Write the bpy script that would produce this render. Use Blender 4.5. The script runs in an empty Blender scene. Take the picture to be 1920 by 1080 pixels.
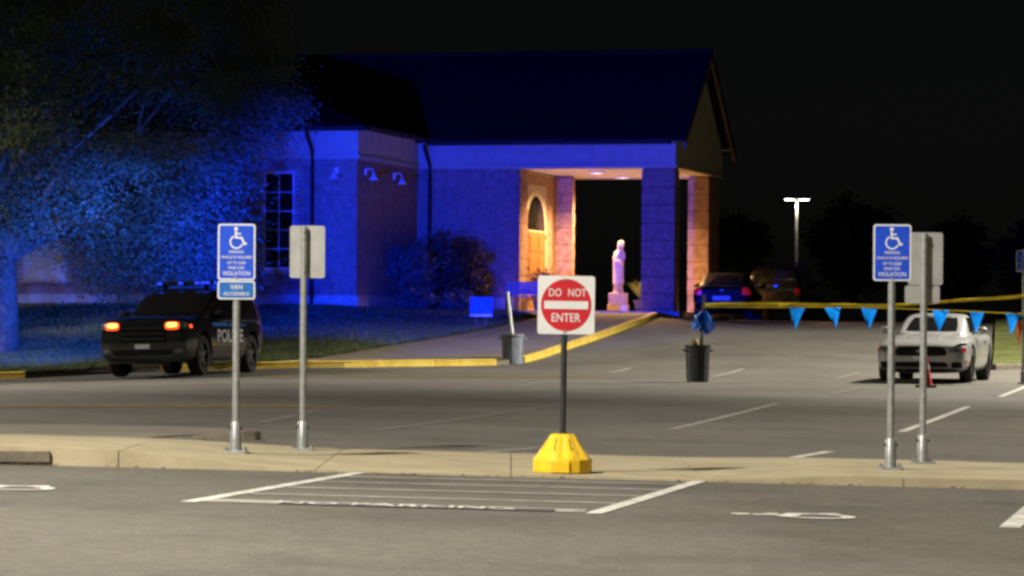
import bpy, bmesh, math, random
from mathutils import Vector, Matrix
from mathutils.bvhtree import BVHTree

random.seed(7)
R = math.radians
scene = bpy.context.scene
COL = scene.collection

# ------------------------------------------------------------------ camera
F = 6000.0            # focal length in pixels of a 1920 px wide frame
CAM_H = 1.2
ROLL = R(0.4)
cam_d = bpy.data.cameras.new("camera")
cam = bpy.data.objects.new("camera", cam_d)
COL.objects.link(cam)
cam_d.sensor_width = 36.0
cam_d.lens = 36.0 * F / 1920.0
cam_d.shift_y = 60.0 / 1920.0
cam_d.clip_start = 0.1
cam_d.clip_end = 4000
cam.location = (0, 0, CAM_H)
cam.rotation_euler = (math.pi / 2, -ROLL, 0)
scene.camera = cam

# ------------------------------------------------------------------ world, moon, exposure
w = bpy.data.worlds.new("World")
scene.world = w
w.use_nodes = True
nt = w.node_tree
nt.nodes.clear()
sky = nt.nodes.new("ShaderNodeTexSky")
sky.sky_type = 'NISHITA'
sky.sun_disc = False
sky.sun_elevation = R(28)
sky.sun_rotation = R(200)
hs = nt.nodes.new("ShaderNodeHueSaturation")
hs.inputs["Saturation"].default_value = 0.35
bg = nt.nodes.new("ShaderNodeBackground")
bg.inputs["Strength"].default_value = 0.00042
out = nt.nodes.new("ShaderNodeOutputWorld")
nt.links.new(sky.outputs[0], hs.inputs["Color"])
nt.links.new(hs.outputs[0], bg.inputs[0])
nt.links.new(bg.outputs[0], out.inputs[0])
moon_d = bpy.data.lights.new("moon", 'SUN')
moon_d.energy = 0.02
moon_d.angle = R(0.5)
moon_d.color = (1.0, 0.95, 0.88)
moon = bpy.data.objects.new("moon", moon_d)
COL.objects.link(moon)
moon.rotation_euler = (R(62), 0, R(-20))

vs = scene.view_settings
vs.view_transform = 'Standard'
vs.look = 'None'
vs.exposure = 0.0
vs.gamma = 1.0
vs.use_curve_mapping = False
scene.render.engine = 'CYCLES'
scene.cycles.use_denoising = True
scene.cycles.filter_width = 2.9
scene.cycles.max_bounces = 5
scene.cycles.sample_clamp_indirect = 4.0

LOT_COL = (1.0, 0.93, 0.80)
P_NEAR = 47000.0
P_RIGHT = 66000.0
P_LEFT = 22000.0
P_MID = 15000.0
P_BLUE = 54000.0
P_BLUE_TREE = 24000.0
P_TREE = 26000.0
P_PORCH = 3500.0

# ------------------------------------------------------------------ ground height and pixel helpers
def sst(x, a, b):
    t = max(0.0, min(1.0, (x - a) / (b - a)))
    return t * t * (3 - 2 * t)

def interp(pts, x):
    if x <= pts[0][0]: return pts[0][1]
    if x >= pts[-1][0]: return pts[-1][1]
    n = len(pts)
    m = []
    d = [(pts[i + 1][1] - pts[i][1]) / (pts[i + 1][0] - pts[i][0]) for i in range(n - 1)]
    for i in range(n):
        if i == 0 or i == n - 1: m.append(0.0)
        elif d[i - 1] * d[i] <= 0: m.append(0.0)
        else: m.append(2 * d[i - 1] * d[i] / (d[i - 1] + d[i]))
    for i in range(n - 1):
        x0, y0 = pts[i]; x1, y1 = pts[i + 1]
        if x <= x1:
            h = x1 - x0; t = (x - x0) / h
            return ((2*t**3 - 3*t*t + 1) * y0 + (t**3 - 2*t*t + t) * h * m[i]
                    + (-2*t**3 + 3*t*t) * y1 + (t**3 - t*t) * h * m[i + 1])

PL = [(60, 0), (70, .06), (76, .35), (82, .85), (89, 1.40), (95, 1.44), (110, 1.45)]
PP = [(60, 0), (70, .05), (76, .2), (82, .55), (90, 1.10), (95, 1.32), (110, 1.34)]
PR = [(60, 0), (70, .07), (76, .25), (82, .55), (90, 1.0), (97, 1.2), (112, 1.24)]
def G(X, Y):
    a = sst(X, -5.5, -1.0)
    b = sst(X, 4.2, 7.5)
    z = interp(PL, Y) * (1 - a) + a * ((1 - b) * interp(PP, Y) + b * interp(PR, Y))
    near = 1 - sst(Y, 31, 50)
    z += -0.018 * max(-14, min(14, X)) * near
    far = sst(Y, 46, 60) * (1 - sst(Y, 76, 90))
    z += 0.03 * max(-12.0, min(0.0, X + 4.5)) * far
    return z

def ray(x, y):
    dx, dy = x - 960.0, y - 600.0
    c, s = math.cos(ROLL), math.sin(ROLL)
    return (dx * c + dy * s) / F, -(-dx * s + dy * c) / F      # X per metre depth, Z per metre depth

def at(x, y, Y):
    u, v = ray(x, y)
    return Vector((u * Y, Y, CAM_H + v * Y))

def hit(x, y, dz=0.0):
    u, v = ray(x, y)
    Y = 6.0
    prev = Y
    while Y < 140:
        if CAM_H + v * Y <= G(u * Y, Y) + dz:
            lo, hi = prev, Y
            for _ in range(24):
                mid = (lo + hi) / 2
                if CAM_H + v * mid <= G(u * mid, mid) + dz: hi = mid
                else: lo = mid
            return Vector((u * hi, hi, G(u * hi, hi) + dz))
        prev = Y
        Y += 0.25
    return Vector((u * 100, 100, G(u * 100, 100) + dz))

# ------------------------------------------------------------------ materials
MATS = {}
def mat(name, col, rough=0.6, metal=0.0, var=0.15, scale=8.0, bump=0.0, bscale=None, spec=0.5,
        emit=None, estr=0.0, col2=None, fac=(0.4, 0.6), coat=0.0, transl=0.0, alpha=None, detail=6.0):
    if name in MATS: return MATS[name]
    m = bpy.data.materials.new(name)
    m.use_nodes = True
    n = m.node_tree; b = n.nodes["Principled BSDF"]
    tc = n.nodes.new("ShaderNodeTexCoord")
    nz = n.nodes.new("ShaderNodeTexNoise")
    nz.inputs["Scale"].default_value = scale
    nz.inputs["Detail"].default_value = detail
    nz.inputs["Roughness"].default_value = 0.65
    n.links.new(tc.outputs["Object"], nz.inputs["Vector"])
    cr = n.nodes.new("ShaderNodeValToRGB")
    c2 = col2 if col2 else tuple(min(1, c * (1 + var)) for c in col)
    c1 = col if col2 else tuple(c * (1 - var) for c in col)
    cr.color_ramp.elements[0].position = fac[0]
    cr.color_ramp.elements[1].position = fac[1]
    cr.color_ramp.elements[0].color = (*c1, 1)
    cr.color_ramp.elements[1].color = (*c2, 1)
    n.links.new(nz.outputs["Fac"], cr.inputs["Fac"])
    n.links.new(cr.outputs["Color"], b.inputs["Base Color"])
    b.inputs["Roughness"].default_value = rough
    b.inputs["Metallic"].default_value = metal
    b.inputs["Specular IOR Level"].default_value = spec
    b.inputs["Coat Weight"].default_value = coat
    if emit:
        b.inputs["Emission Color"].default_value = (*emit, 1)
        b.inputs["Emission Strength"].default_value = estr
    if bump:
        nb = n.nodes.new("ShaderNodeTexNoise")
        nb.inputs["Scale"].default_value = bscale or scale * 3
        nb.inputs["Detail"].default_value = 4
        n.links.new(tc.outputs["Object"], nb.inputs["Vector"])
        bp = n.nodes.new("ShaderNodeBump")
        bp.inputs["Strength"].default_value = bump
        bp.inputs["Distance"].default_value = 0.02
        n.links.new(nb.outputs["Fac"], bp.inputs["Height"])
        n.links.new(bp.outputs["Normal"], b.inputs["Normal"])
    if transl:
        tr = n.nodes.new("ShaderNodeBsdfTranslucent")
        n.links.new(cr.outputs["Color"], tr.inputs["Color"])
        mx = n.nodes.new("ShaderNodeMixShader")
        mx.inputs["Fac"].default_value = transl
        o = n.nodes["Material Output"]
        n.links.new(b.outputs[0], mx.inputs[1]); n.links.new(tr.outputs[0], mx.inputs[2])
        n.links.new(mx.outputs[0], o.inputs["Surface"])
    MATS[name] = m
    return m

def asphalt_mat():
    m = bpy.data.materials.new("asphalt")
    m.use_nodes = True
    n = m.node_tree; b = n.nodes["Principled BSDF"]; L = n.links
    tc = n.nodes.new("ShaderNodeTexCoord")
    def noise(s, d=5, r=.6):
        z = n.nodes.new("ShaderNodeTexNoise"); z.inputs["Scale"].default_value = s
        z.inputs["Detail"].default_value = d; z.inputs["Roughness"].default_value = r
        L.new(tc.outputs["Object"], z.inputs["Vector"]); return z
    big, fine, spk = noise(.22, 6, .6), noise(9, 8, .75), noise(55, 3, .8)
    r1 = n.nodes.new("ShaderNodeValToRGB")
    r1.color_ramp.elements[0].position, r1.color_ramp.elements[1].position = .35, .68
    r1.color_ramp.elements[0].color = (.103, .0965, .083, 1)
    r1.color_ramp.elements[1].color = (.147, .137, .118, 1)
    L.new(big.outputs["Fac"], r1.inputs["Fac"])
    r2 = n.nodes.new("ShaderNodeValToRGB")
    r2.color_ramp.elements[0].position, r2.color_ramp.elements[1].position = .3, .7
    r2.color_ramp.elements[0].color = (.72, .72, .72, 1); r2.color_ramp.elements[1].color = (1.2, 1.2, 1.2, 1)
    L.new(fine.outputs["Fac"], r2.inputs["Fac"])
    mx = n.nodes.new("ShaderNodeMix"); mx.data_type = 'RGBA'; mx.blend_type = 'MULTIPLY'
    mx.inputs["Factor"].default_value = 1
    gr = noise(70, 2, .9)
    L.new(r1.outputs[0], mx.inputs["A"]); L.new(r2.outputs[0], mx.inputs["B"])
    # cracks sealed with tar
    vo = n.nodes.new("ShaderNodeTexVoronoi"); vo.feature = 'DISTANCE_TO_EDGE'; vo.inputs["Scale"].default_value = .11
    wob = noise(.6, 4); 
    add = n.nodes.new("ShaderNodeMix"); add.data_type = 'RGBA'; add.blend_type = 'ADD'; add.inputs["Factor"].default_value = 1.6
    L.new(tc.outputs["Object"], add.inputs["A"]); L.new(wob.outputs["Color"], add.inputs["B"])
    L.new(add.outputs["Result"], vo.inputs["Vector"])
    lt = n.nodes.new("ShaderNodeMath"); lt.operation = 'LESS_THAN'; lt.inputs[1].default_value = .0035
    L.new(vo.outputs["Distance"], lt.inputs[0])
    mm = n.nodes.new("ShaderNodeMath"); mm.operation = 'MULTIPLY'; mm.inputs[1].default_value = .12
    L.new(lt.outputs[0], mm.inputs[0])
    mx2 = n.nodes.new("ShaderNodeMix"); mx2.data_type = 'RGBA'
    L.new(mm.outputs[0], mx2.inputs["Factor"]); L.new(mx.outputs["Result"], mx2.inputs["A"])
    mx2.inputs["B"].default_value = (.05, .047, .043, 1)
    st = noise(.75, 5, .55); sr = n.nodes.new("ShaderNodeValToRGB")
    sr.color_ramp.elements[0].position, sr.color_ramp.elements[1].position = .30, .50
    sr.color_ramp.elements[0].color = (.80, .80, .80, 1); sr.color_ramp.elements[1].color = (1.03, 1.03, 1.03, 1)
    L.new(st.outputs["Fac"], sr.inputs["Fac"])
    mx3 = n.nodes.new("ShaderNodeMix"); mx3.data_type = 'RGBA'; mx3.blend_type = 'MULTIPLY'; mx3.inputs["Factor"].default_value = 1
    L.new(mx2.outputs["Result"], mx3.inputs["A"]); L.new(sr.outputs[0], mx3.inputs["B"])
    g2 = n.nodes.new("ShaderNodeValToRGB")
    g2.color_ramp.elements[0].position, g2.color_ramp.elements[1].position = .36, .64
    g2.color_ramp.elements[0].color = (.74, .74, .74, 1); g2.color_ramp.elements[1].color = (1.28, 1.27, 1.24, 1)
    L.new(gr.outputs["Fac"], g2.inputs["Fac"])
    mx4 = n.nodes.new("ShaderNodeMix"); mx4.data_type = 'RGBA'; mx4.blend_type = 'MULTIPLY'; mx4.inputs["Factor"].default_value = 1
    L.new(mx3.outputs["Result"], mx4.inputs["A"]); L.new(g2.outputs[0], mx4.inputs["B"])
    L.new(mx4.outputs["Result"], b.inputs["Base Color"])
    bp = n.nodes.new("ShaderNodeBump"); bp.inputs["Strength"].default_value = .5; bp.inputs["Distance"].default_value = .01
    L.new(spk.outputs["Fac"], bp.inputs["Height"]); L.new(bp.outputs["Normal"], b.inputs["Normal"])
    b.inputs["Roughness"].default_value = .85
    b.inputs["Specular IOR Level"].default_value = .25
    return m

M_ASPH = asphalt_mat()
M_GRASSG = mat("soil_grass", (.065, .075, .045), .95, col2=(.10, .11, .07), scale=1.6, bump=.5, spec=.1)
M_BLADE = mat("grass_blade", (.080, .110, .045), .8, col2=(.12, .145, .065), scale=.8, spec=.15)
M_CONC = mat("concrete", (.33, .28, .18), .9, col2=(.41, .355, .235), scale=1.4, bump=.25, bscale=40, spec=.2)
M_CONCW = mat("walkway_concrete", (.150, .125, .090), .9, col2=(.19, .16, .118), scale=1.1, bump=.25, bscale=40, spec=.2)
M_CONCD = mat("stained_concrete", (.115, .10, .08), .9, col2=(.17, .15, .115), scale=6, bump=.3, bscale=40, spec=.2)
M_YEL = mat("yellow_kerb_paint", (.62, .42, .05), .7, col2=(.75, .55, .10), scale=2.5, bump=.2, bscale=30, spec=.3)
M_WHITEP = mat("white_road_paint", (.40, .385, .345), .8, col2=(.66, .64, .60), scale=7, spec=.2)
M_WORNP = mat("worn_road_paint", (.18, .17, .15), .85, col2=(.42, .405, .37), scale=9, spec=.2, fac=(.38, .66))
M_FAINTP = mat("faint_road_paint", (.125, .115, .098), .85, col2=(.25, .235, .205), scale=9, spec=.2, fac=(.38, .66))
M_YBAND = mat("faint_yellow_band", (.125, .105, .06), .85, col2=(.24, .175, .04), scale=5, spec=.2, fac=(.3, .6))
M_YBANDF = mat("fainter_yellow_band", (.12, .105, .075), .85, col2=(.19, .15, .06), scale=5, spec=.2, fac=(.35, .65))
M_HATCH = mat("thin_white_paint", (.22, .205, .18), .85, col2=(.37, .355, .32), scale=6, spec=.2, fac=(.35, .6))
M_BLACKP = mat("dark_sealer", (.085, .08, .082), .8, col2=(.12, .112, .108), scale=6, spec=.25, fac=(.35, .6))
M_GALV = mat("galvanised_steel", (.26, .275, .275), .45, .5, col2=(.36, .375, .375), scale=14, spec=.5)
M_ALU = mat("aluminium_back", (.33, .33, .325), .5, .25, col2=(.39, .39, .385), scale=5)
M_WHITE = mat("white_sheeting", (.60, .60, .595), .45, var=.04, scale=5)
M_RED = mat("red_sheeting", (.46, .012, .022), .45, var=.08, scale=5)
M_BLUE = mat("blue_sheeting", (.006, .055, .50), .45, var=.10, scale=6)
M_BLUE2 = mat("light_blue_sheeting", (.008, .10, .36), .45, var=.10, scale=6)
M_BLKPOLE = mat("black_pole_paint", (.022, .022, .026), .45, var=.2, scale=9)
M_YPLAST = mat("yellow_plastic", (.42, .25, .012), .55, col2=(.78, .50, .02), scale=11, spec=.35, fac=(.30, .44))
M_DARKSLOT = mat("slot_shadow", (.012, .01, .006), .9)
M_MORTAR = mat("mortar", (.36, .33, .29), .95, var=.15, scale=9, bump=.3)
M_BRICK = mat("brick", (.22, .13, .10), .9, col2=(.34, .215, .17), scale=5.0, bump=.35, bscale=60, spec=.2)
M_STUCCO = mat("pale_stucco", (.41, .365, .28), .85, var=.07, scale=3, bump=.15, bscale=50, spec=.2)
M_STONE = mat("limestone", (.44, .40, .33), .85, var=.12, scale=4, bump=.2, bscale=40, spec=.2)
M_ROOF = mat("roof_shingle", (.012, .011, .012), .95, var=.4, scale=12, bump=.5, bscale=25, spec=.05)
M_TRIMD = mat("bronze_trim", (.016, .013, .012), .7, .0, var=.2, spec=.2)
M_CEIL = mat("ceiling_paint", (.62, .60, .56), .8, var=.04, scale=2)
M_WTRIM = mat("white_trim", (.62, .61, .58), .55, var=.06, scale=6)
M_GLASS = mat("dark_glass", (.010, .010, .010), .09, var=.2, spec=.6)
M_DOOR = mat("oak_door", (.17, .078, .018), .5, col2=(.22, .105, .028), scale=6, spec=.4)
M_BARK = mat("bark", (.055, .045, .036), .95, col2=(.10, .085, .07), scale=9, bump=.9, bscale=18, spec=.1)
M_LEAF = mat("leaf", (.050, .070, .035), .7, col2=(.080, .10, .055), scale=1.2, spec=.15, transl=.42)
M_LEAFB = mat("shrub_leaf", (.085, .10, .09), .6, col2=(.12, .135, .13), scale=2.2, spec=.3, transl=.2)
M_LEAFR = mat("bronze_leaf", (.070, .036, .018), .6, col2=(.12, .07, .03), scale=2.2, spec=.3, transl=.2)
M_LEAFY = mat("fern_leaf", (.16, .20, .03), .6, col2=(.26, .28, .05), scale=4, spec=.3, transl=.2)
M_LEAFP = mat("purple_leaf", (.075, .018, .024), .6, col2=(.14, .035, .04), scale=4, spec=.3)
M_TYRE = mat("tyre_rubber", (.012, .012, .012), .85, var=.25, scale=15)
M_RIM = mat("alloy_rim", (.30, .29, .28), .4, .7, var=.1)
M_RIMD = mat("dark_rim", (.10, .10, .10), .45, .6, var=.1)
M_CARBLK = mat("black_car_paint", (.008, .008, .009), .22, var=.2, coat=.6)
M_CARSIL = mat("silver_car_paint", (.36, .36, .355), .34, .2, var=.04, coat=.7)
M_CARDRK = mat("navy_car_paint", (.004, .005, .007), .45, var=.2, coat=.0, spec=.15)
M_PLBLK = mat("black_plastic", (.007, .007, .007), .8, var=.2, spec=.15)
M_LENS = mat("headlamp_lens", (.10, .10, .11), .12, var=.3, scale=25, spec=.7)
M_LENSR = mat("red_lens", (.28, .008, .012), .2, var=.2, scale=25, spec=.6)
M_PLATE = mat("licence_plate", (.55, .56, .60), .5, var=.1, scale=30)
M_CANG = mat("grey_can_plastic", (.20, .23, .27), .5, var=.12, scale=6)
M_CAND = mat("charcoal_can_plastic", (.022, .024, .026), .5, var=.15, scale=6)
M_PVC = mat("white_pvc", (.72, .72, .72), .4, var=.05)
M_WOOD = mat("stake_wood", (.30, .24, .09), .8, var=.2, scale=12)
M_TAPE = mat("yellow_tape", (.62, .50, .03), .35, var=.08, transl=.3)
M_PENB = mat("blue_pennant", (.005, .24, .85), .45, var=.06, transl=.65)
M_PENBD = mat("shaded_blue_pennant", (.004, .10, .46), .5, var=.1, transl=.2)  # darker copy of the pennant blue, shadow of the bundle in the colour
M_PENO = mat("orange_pennant", (.65, .16, .02), .45, var=.06, transl=.4)
M_PENG = mat("green_pennant", (.02, .30, .22), .45, var=.06, transl=.4)
M_CONE = mat("cone_red", (.48, .02, .016), .55, var=.1)
M_STAT = mat("statue_marble", (.80, .68, .48), .6, var=.06, scale=4)
M_PED = mat("pedestal_stone", (.55, .40, .24), .75, var=.08, scale=4)
M_BENCH = mat("bench_slat", (.30, .30, .33), .6, var=.1)
M_POT = mat("pot_clay", (.12, .10, .09), .8, var=.15)
M_LAMP = mat("lamp_glow", (.9, .9, .9), .5, emit=(1.0, .97, .88), estr=30.0)
M_LAMPW = mat("porch_lamp_glow", (.9, .9, .9), .5, emit=(1.0, .80, .60), estr=9.0)
M_LAMPOFF = mat("blue_grey_enamel", (.62, .62, .64), .5, var=.08)
M_AMBER = mat("amber_core", (.9, .5, .1), .5, emit=(1.0, .42, .06), estr=6.0)
M_AMBER2 = mat("red_orange_glow", (.5, .08, .02), .5, emit=(1.0, .085, .012), estr=1.6)
M_BLUEL = mat("blue_strobe", (.02, .05, .6), .3, emit=(.02, .06, 1.0), estr=1.2)
M_BLUEBACK = mat("blue_strobe_rear", (.02, .05, .6), .3, emit=(.01, .05, 1.0), estr=30.0)
M_POLEP = mat("pale_pole_paint", (.55, .53, .45), .5, var=.06)

# ------------------------------------------------------------------ mesh builder
class MB:
    def __init__(s): s.v = []; s.f = []
    def add(s, vs, fs):
        o = len(s.v)
        s.v += [tuple(p) for p in vs]
        s.f += [tuple(i + o for i in f) for f in fs]
        return s
    def box(s, x0, x1, y0, y1, z0, z1):
        return s.add([(x0,y0,z0),(x1,y0,z0),(x1,y1,z0),(x0,y1,z0),(x0,y0,z1),(x1,y0,z1),(x1,y1,z1),(x0,y1,z1)],
                     [(0,3,2,1),(4,5,6,7),(0,1,5,4),(1,2,6,5),(2,3,7,6),(3,0,4,7)])
    def prism(s, poly, fn, d0, d1):
        """poly 2D outline; fn(u,v,d) -> 3D"""
        n = len(poly)
        vs = [fn(u, v, d0) for u, v in poly] + [fn(u, v, d1) for u, v in poly]
        fs = [tuple(range(n)), tuple(range(2*n-1, n-1, -1))]
        fs += [(i, (i+1) % n, n + (i+1) % n, n + i)[::-1] for i in range(n)]
        return s.add(vs, fs)
    def lathe(s, prof, c=(0,0,0), n=24, a0=0):
        vs = []; fs = []
        for r, z in prof:
            for i in range(n):
                a = a0 + 2*math.pi*i/n
                vs.append((c[0] + r*math.cos(a), c[1] + r*math.sin(a), c[2] + z))
        for j in range(len(prof)-1):
            for i in range(n):
                k = (i+1) % n
                fs.append((j*n+i, j*n+k, (j+1)*n+k, (j+1)*n+i))
        fs.append(tuple(range(n))[::-1]); fs.append(tuple(range((len(prof)-1)*n, len(prof)*n)))
        return s.add(vs, fs)
    def tube(s, pts, rads, n=8):
        pts = [Vector(p) for p in pts]
        if not isinstance(rads, (list, tuple)): rads = [rads]*len(pts)
        vs = []; fs = []
        for i, p in enumerate(pts):
            t = (pts[min(i+1, len(pts)-1)] - pts[max(i-1, 0)]).normalized()
            up = Vector((0,0,1)) if abs(t.z) < .95 else Vector((1,0,0))
            a = t.cross(up).normalized(); b = t.cross(a)
            for k in range(n):
                q = 2*math.pi*k/n
                vs.append(p + (a*math.cos(q) + b*math.sin(q))*rads[i])
        for i in range(len(pts)-1):
            for k in range(n):
                l = (k+1) % n
                fs.append((i*n+k, i*n+l, (i+1)*n+l, (i+1)*n+k))
        fs.append(tuple(range(n))); fs.append(tuple(range((len(pts)-1)*n, len(pts)*n))[::-1])
        return s.add(vs, fs)
    def strip(s, pts, width, z, fn, seg=1):
        """flat thick polyline in 2D mapped by fn(u,v,z)"""
        P = [Vector(p) for p in pts]
        vs = []; fs = []
        for i, p in enumerate(P):
            if i == 0: t = (P[1]-P[0]).normalized(); k = 1
            elif i == len(P)-1: t = (P[-1]-P[-2]).normalized(); k = 1
            else:
                t1 = (P[i]-P[i-1]).normalized(); t2 = (P[i+1]-P[i]).normalized()
                t = (t1+t2).normalized(); k = 1/max(.5, t.dot(t1))
            nrm = Vector((-t.y, t.x))*width/2*k
            vs += [fn(*(p+nrm), z), fn(*(p-nrm), z)]
        for i in range(len(P)-1): fs.append((2*i, 2*i+1, 2*i+3, 2*i+2))
        return s.add(vs, fs)
    def build(s, name, material, parent=None, smooth=False, kind=None, bevel=0.0, loc=None, rot=None, label=None):
        me = bpy.data.meshes.new(name)
        me.from_pydata(s.v, [], s.f)
        me.validate(clean_customdata=False)
        bm = bmesh.new(); bm.from_mesh(me)
        if len(bm.faces) < 200000: bmesh.ops.recalc_face_normals(bm, faces=bm.faces)
        if smooth:
            for f in bm.faces: f.smooth = True
            for e in bm.edges:
                if len(e.link_faces) == 2 and e.calc_face_angle(0) > R(42): e.smooth = False
        bm.to_mesh(me); bm.free()
        return link(name, me, material, parent, kind, bevel, loc, rot, label)

def link(name, me, material, parent=None, kind=None, bevel=0.0, loc=None, rot=None, label=None):
    o = bpy.data.objects.new(name, me)
    COL.objects.link(o)
    if material:
        me.materials.clear(); me.materials.append(material)
    if parent: o.parent = parent
    if kind: o["kind"] = kind
    if label: o["label"] = label
    if loc is not None: o.location = loc
    if rot is not None: o.rotation_euler = rot
    if bevel:
        m = o.modifiers.new("bevel", 'BEVEL'); m.width = bevel; m.segments = 2; m.limit_method = 'ANGLE'
    return o

def thing(name, label, cat, loc=(0,0,0), rot=(0,0,0), group=None):
    o = bpy.data.objects.new(name, None)
    COL.objects.link(o)
    o.empty_display_size = .2
    o.location = loc; o.rotation_euler = rot
    o["label"] = label; o["category"] = cat
    if group: o["group"] = group
    return o

def tag(o, label, cat, group=None):
    o["label"] = label; o["category"] = cat
    if group: o["group"] = group
    return o

def text_mesh(body, size, extrude=.001, align='CENTER', bold=0.0, sx=1.0):
    cu = bpy.data.curves.new("txt", 'FONT')
    cu.body = body; cu.size = size; cu.extrude = extrude; cu.offset = bold
    cu.align_x = align; cu.align_y = 'CENTER'; cu.resolution_u = 3
    ob = bpy.data.objects.new("txt", cu)
    COL.objects.link(ob)
    dg = bpy.context.evaluated_depsgraph_get()
    me = bpy.data.meshes.new_from_object(ob.evaluated_get(dg))
    bpy.data.objects.remove(ob); bpy.data.curves.remove(cu)
    if sx != 1.0:
        for v in me.vertices: v.co.x *= sx
    return me

def fit_text(body, width, height, extrude=.001, bold=0.0):
    me = text_mesh(body, 1.0, extrude / 1.0, bold=bold)
    xs = [v.co.x for v in me.vertices]; ys = [v.co.y for v in me.vertices]
    cx, cy = (min(xs)+max(xs))/2, (min(ys)+max(ys))/2
    kx, ky = width/(max(xs)-min(xs)), height/(max(ys)-min(ys))
    for v in me.vertices:
        v.co.x = (v.co.x-cx)*kx; v.co.y = (v.co.y-cy)*ky
    return me

def lamp(name, typ, loc, energy, col, parent=None, size=.15, spot=None, blend=.5, target=None):
    d = bpy.data.lights.new(name, typ)
    d.energy = energy; d.color = col
    d.shadow_soft_size = size
    if typ == 'SPOT':
        d.spot_size = spot; d.spot_blend = blend
    o = bpy.data.objects.new(name, d)
    COL.objects.link(o)
    o.location = loc
    if target is not None:
        o.rotation_euler = (Vector(target) - Vector(loc)).to_track_quat('-Z', 'Y').to_euler()
    if parent: o.parent = parent
    return o

def rrect(w, h, r, n=5, cx=0, cy=0):
    pts = []
    for sx, sy, a0 in ((1,1,0), (-1,1,90), (-1,-1,180), (1,-1,270)):
        for i in range(n+1):
            a = R(a0 + 90*i/n)
            pts.append((cx + sx*(w/2-r) + r*math.cos(a), cy + sy*(h/2-r) + r*math.sin(a)))
    return pts

# ================================================================== GROUND
def grid_mesh(xs, ys, dz):
    vs = [(x, y, G(x, y) + dz) for y in ys for x in xs]
    nx = len(xs)
    fs = [(j*nx+i, j*nx+i+1, (j+1)*nx+i+1, (j+1)*nx+i) for j in range(len(ys)-1) for i in range(nx-1)]
    m = MB(); m.add(vs, fs); return m

xs = [-1500, -400, -150, -80] + [-50 + 2.5*i for i in range(41)] + [80, 150, 400, 1500]
ys = [-300, -60, -15] + [0 + 2.5*i for i in range(53)] + [150, 200, 300, 600, 1500, 2500]
grid_mesh(xs, ys, -.06).build("ground", M_GRASSG, smooth=True, kind="structure")
xs = [-45 + 1.0*i for i in range(83)]
ys = [-10 + 1.0*i for i in range(25)] + [15 + .5*i for i in range(211)]
lot = grid_mesh(xs, ys, 0).build("parking_lot", M_ASPH, smooth=True, kind="structure")

def gfn(u, v, z): return (u, v, G(u, v) + z)
def ground_line(p, q, width, material, name="painted_line", z=.005):
    """a painted strip along the ground between two pixels"""
    a, b = hit(*p), hit(*q)
    n = max(2, int((b-a).length / .5))
    pts = [(a.x + (b.x-a.x)*i/n, a.y + (b.y-a.y)*i/n) for i in range(n+1)]
    return MB().strip(pts, width, z, gfn).build(name, material, lot)

# hatched access aisle
ground_line((352, 942), (686, 885), .105, M_WHITEP)
ground_line((1112, 964), (1324, 899), .105, M_WHITEP)
al0, al1 = hit(352, 942), hit(686, 885)
ar0, ar1 = hit(1112, 964), hit(1324, 899)
for k, t in enumerate((.03, .25, .45, .64, .82, .96)):
    a = al0.lerp(al1, t); b = ar0.lerp(ar1, t)
    a.x += .07; b.x -= .07
    n = 8
    wd = (.34 if k == 0 else .13)
    pts = [(a.x + (b.x-a.x)*i/n, a.y + (b.y-a.y)*i/n + (.13 if k == 0 else 0)) for i in range(n+1)]
    MB().strip(pts, wd, .004, gfn).build("painted_stripe", M_HATCH, lot)
# dark strip with the words NO PARKING
p0, p1 = hit(528, 944), hit(1040, 958)
n = 8
pts = [(p0.x + (p1.x-p0.x)*i/n, p0.y + (p1.y-p0.y)*i/n) for i in range(n+1)]
MB().strip(pts, .24, .007, gfn).build("dark_painted_strip", M_BLACKP, lot)
tm = fit_text("NO PARKING", 1.5, .25, .0004, bold=.012)
c = p0.lerp(p1, .42)
ang = math.atan2(p1.y-p0.y, p1.x-p0.x)
for v in tm.vertices:
    u, q = v.co.x, v.co.y
    X = c.x + u*math.cos(ang) - q*math.sin(ang); Y = c.y + u*math.sin(ang) + q*math.cos(ang)
    v.co = (X, Y, G(X, Y) + .0105 + v.co.z)
link("painted_lettering", tm, M_WHITEP, lot)

def wheelchair(m, fn, z, s=1.0, k=1.0):
    """access symbol, about 1 unit tall, into builder m"""
    f2 = lambda u, v, d: fn(u*s, v*s, d)
    m.prism([(.0 + .085*math.cos(2*math.pi*i/14), .42 + .085*math.sin(2*math.pi*i/14)) for i in range(14)], f2, z, z + .0006)
    m.strip([(-.01, .32), (.0, .03), (.25, .02), (.37, -.26), (.47, -.22)], .085*k, z + .0008, f2)
    m.strip([(.0, .20), (.22, .19)], .06*k, z + .0012, f2)
    arc = [(.02 + .27*math.cos(R(a)), -.17 + .27*math.sin(R(a))) for a in range(112, 352, 12)]
    m.strip(arc, .065*k, z + .0016, f2)

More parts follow.
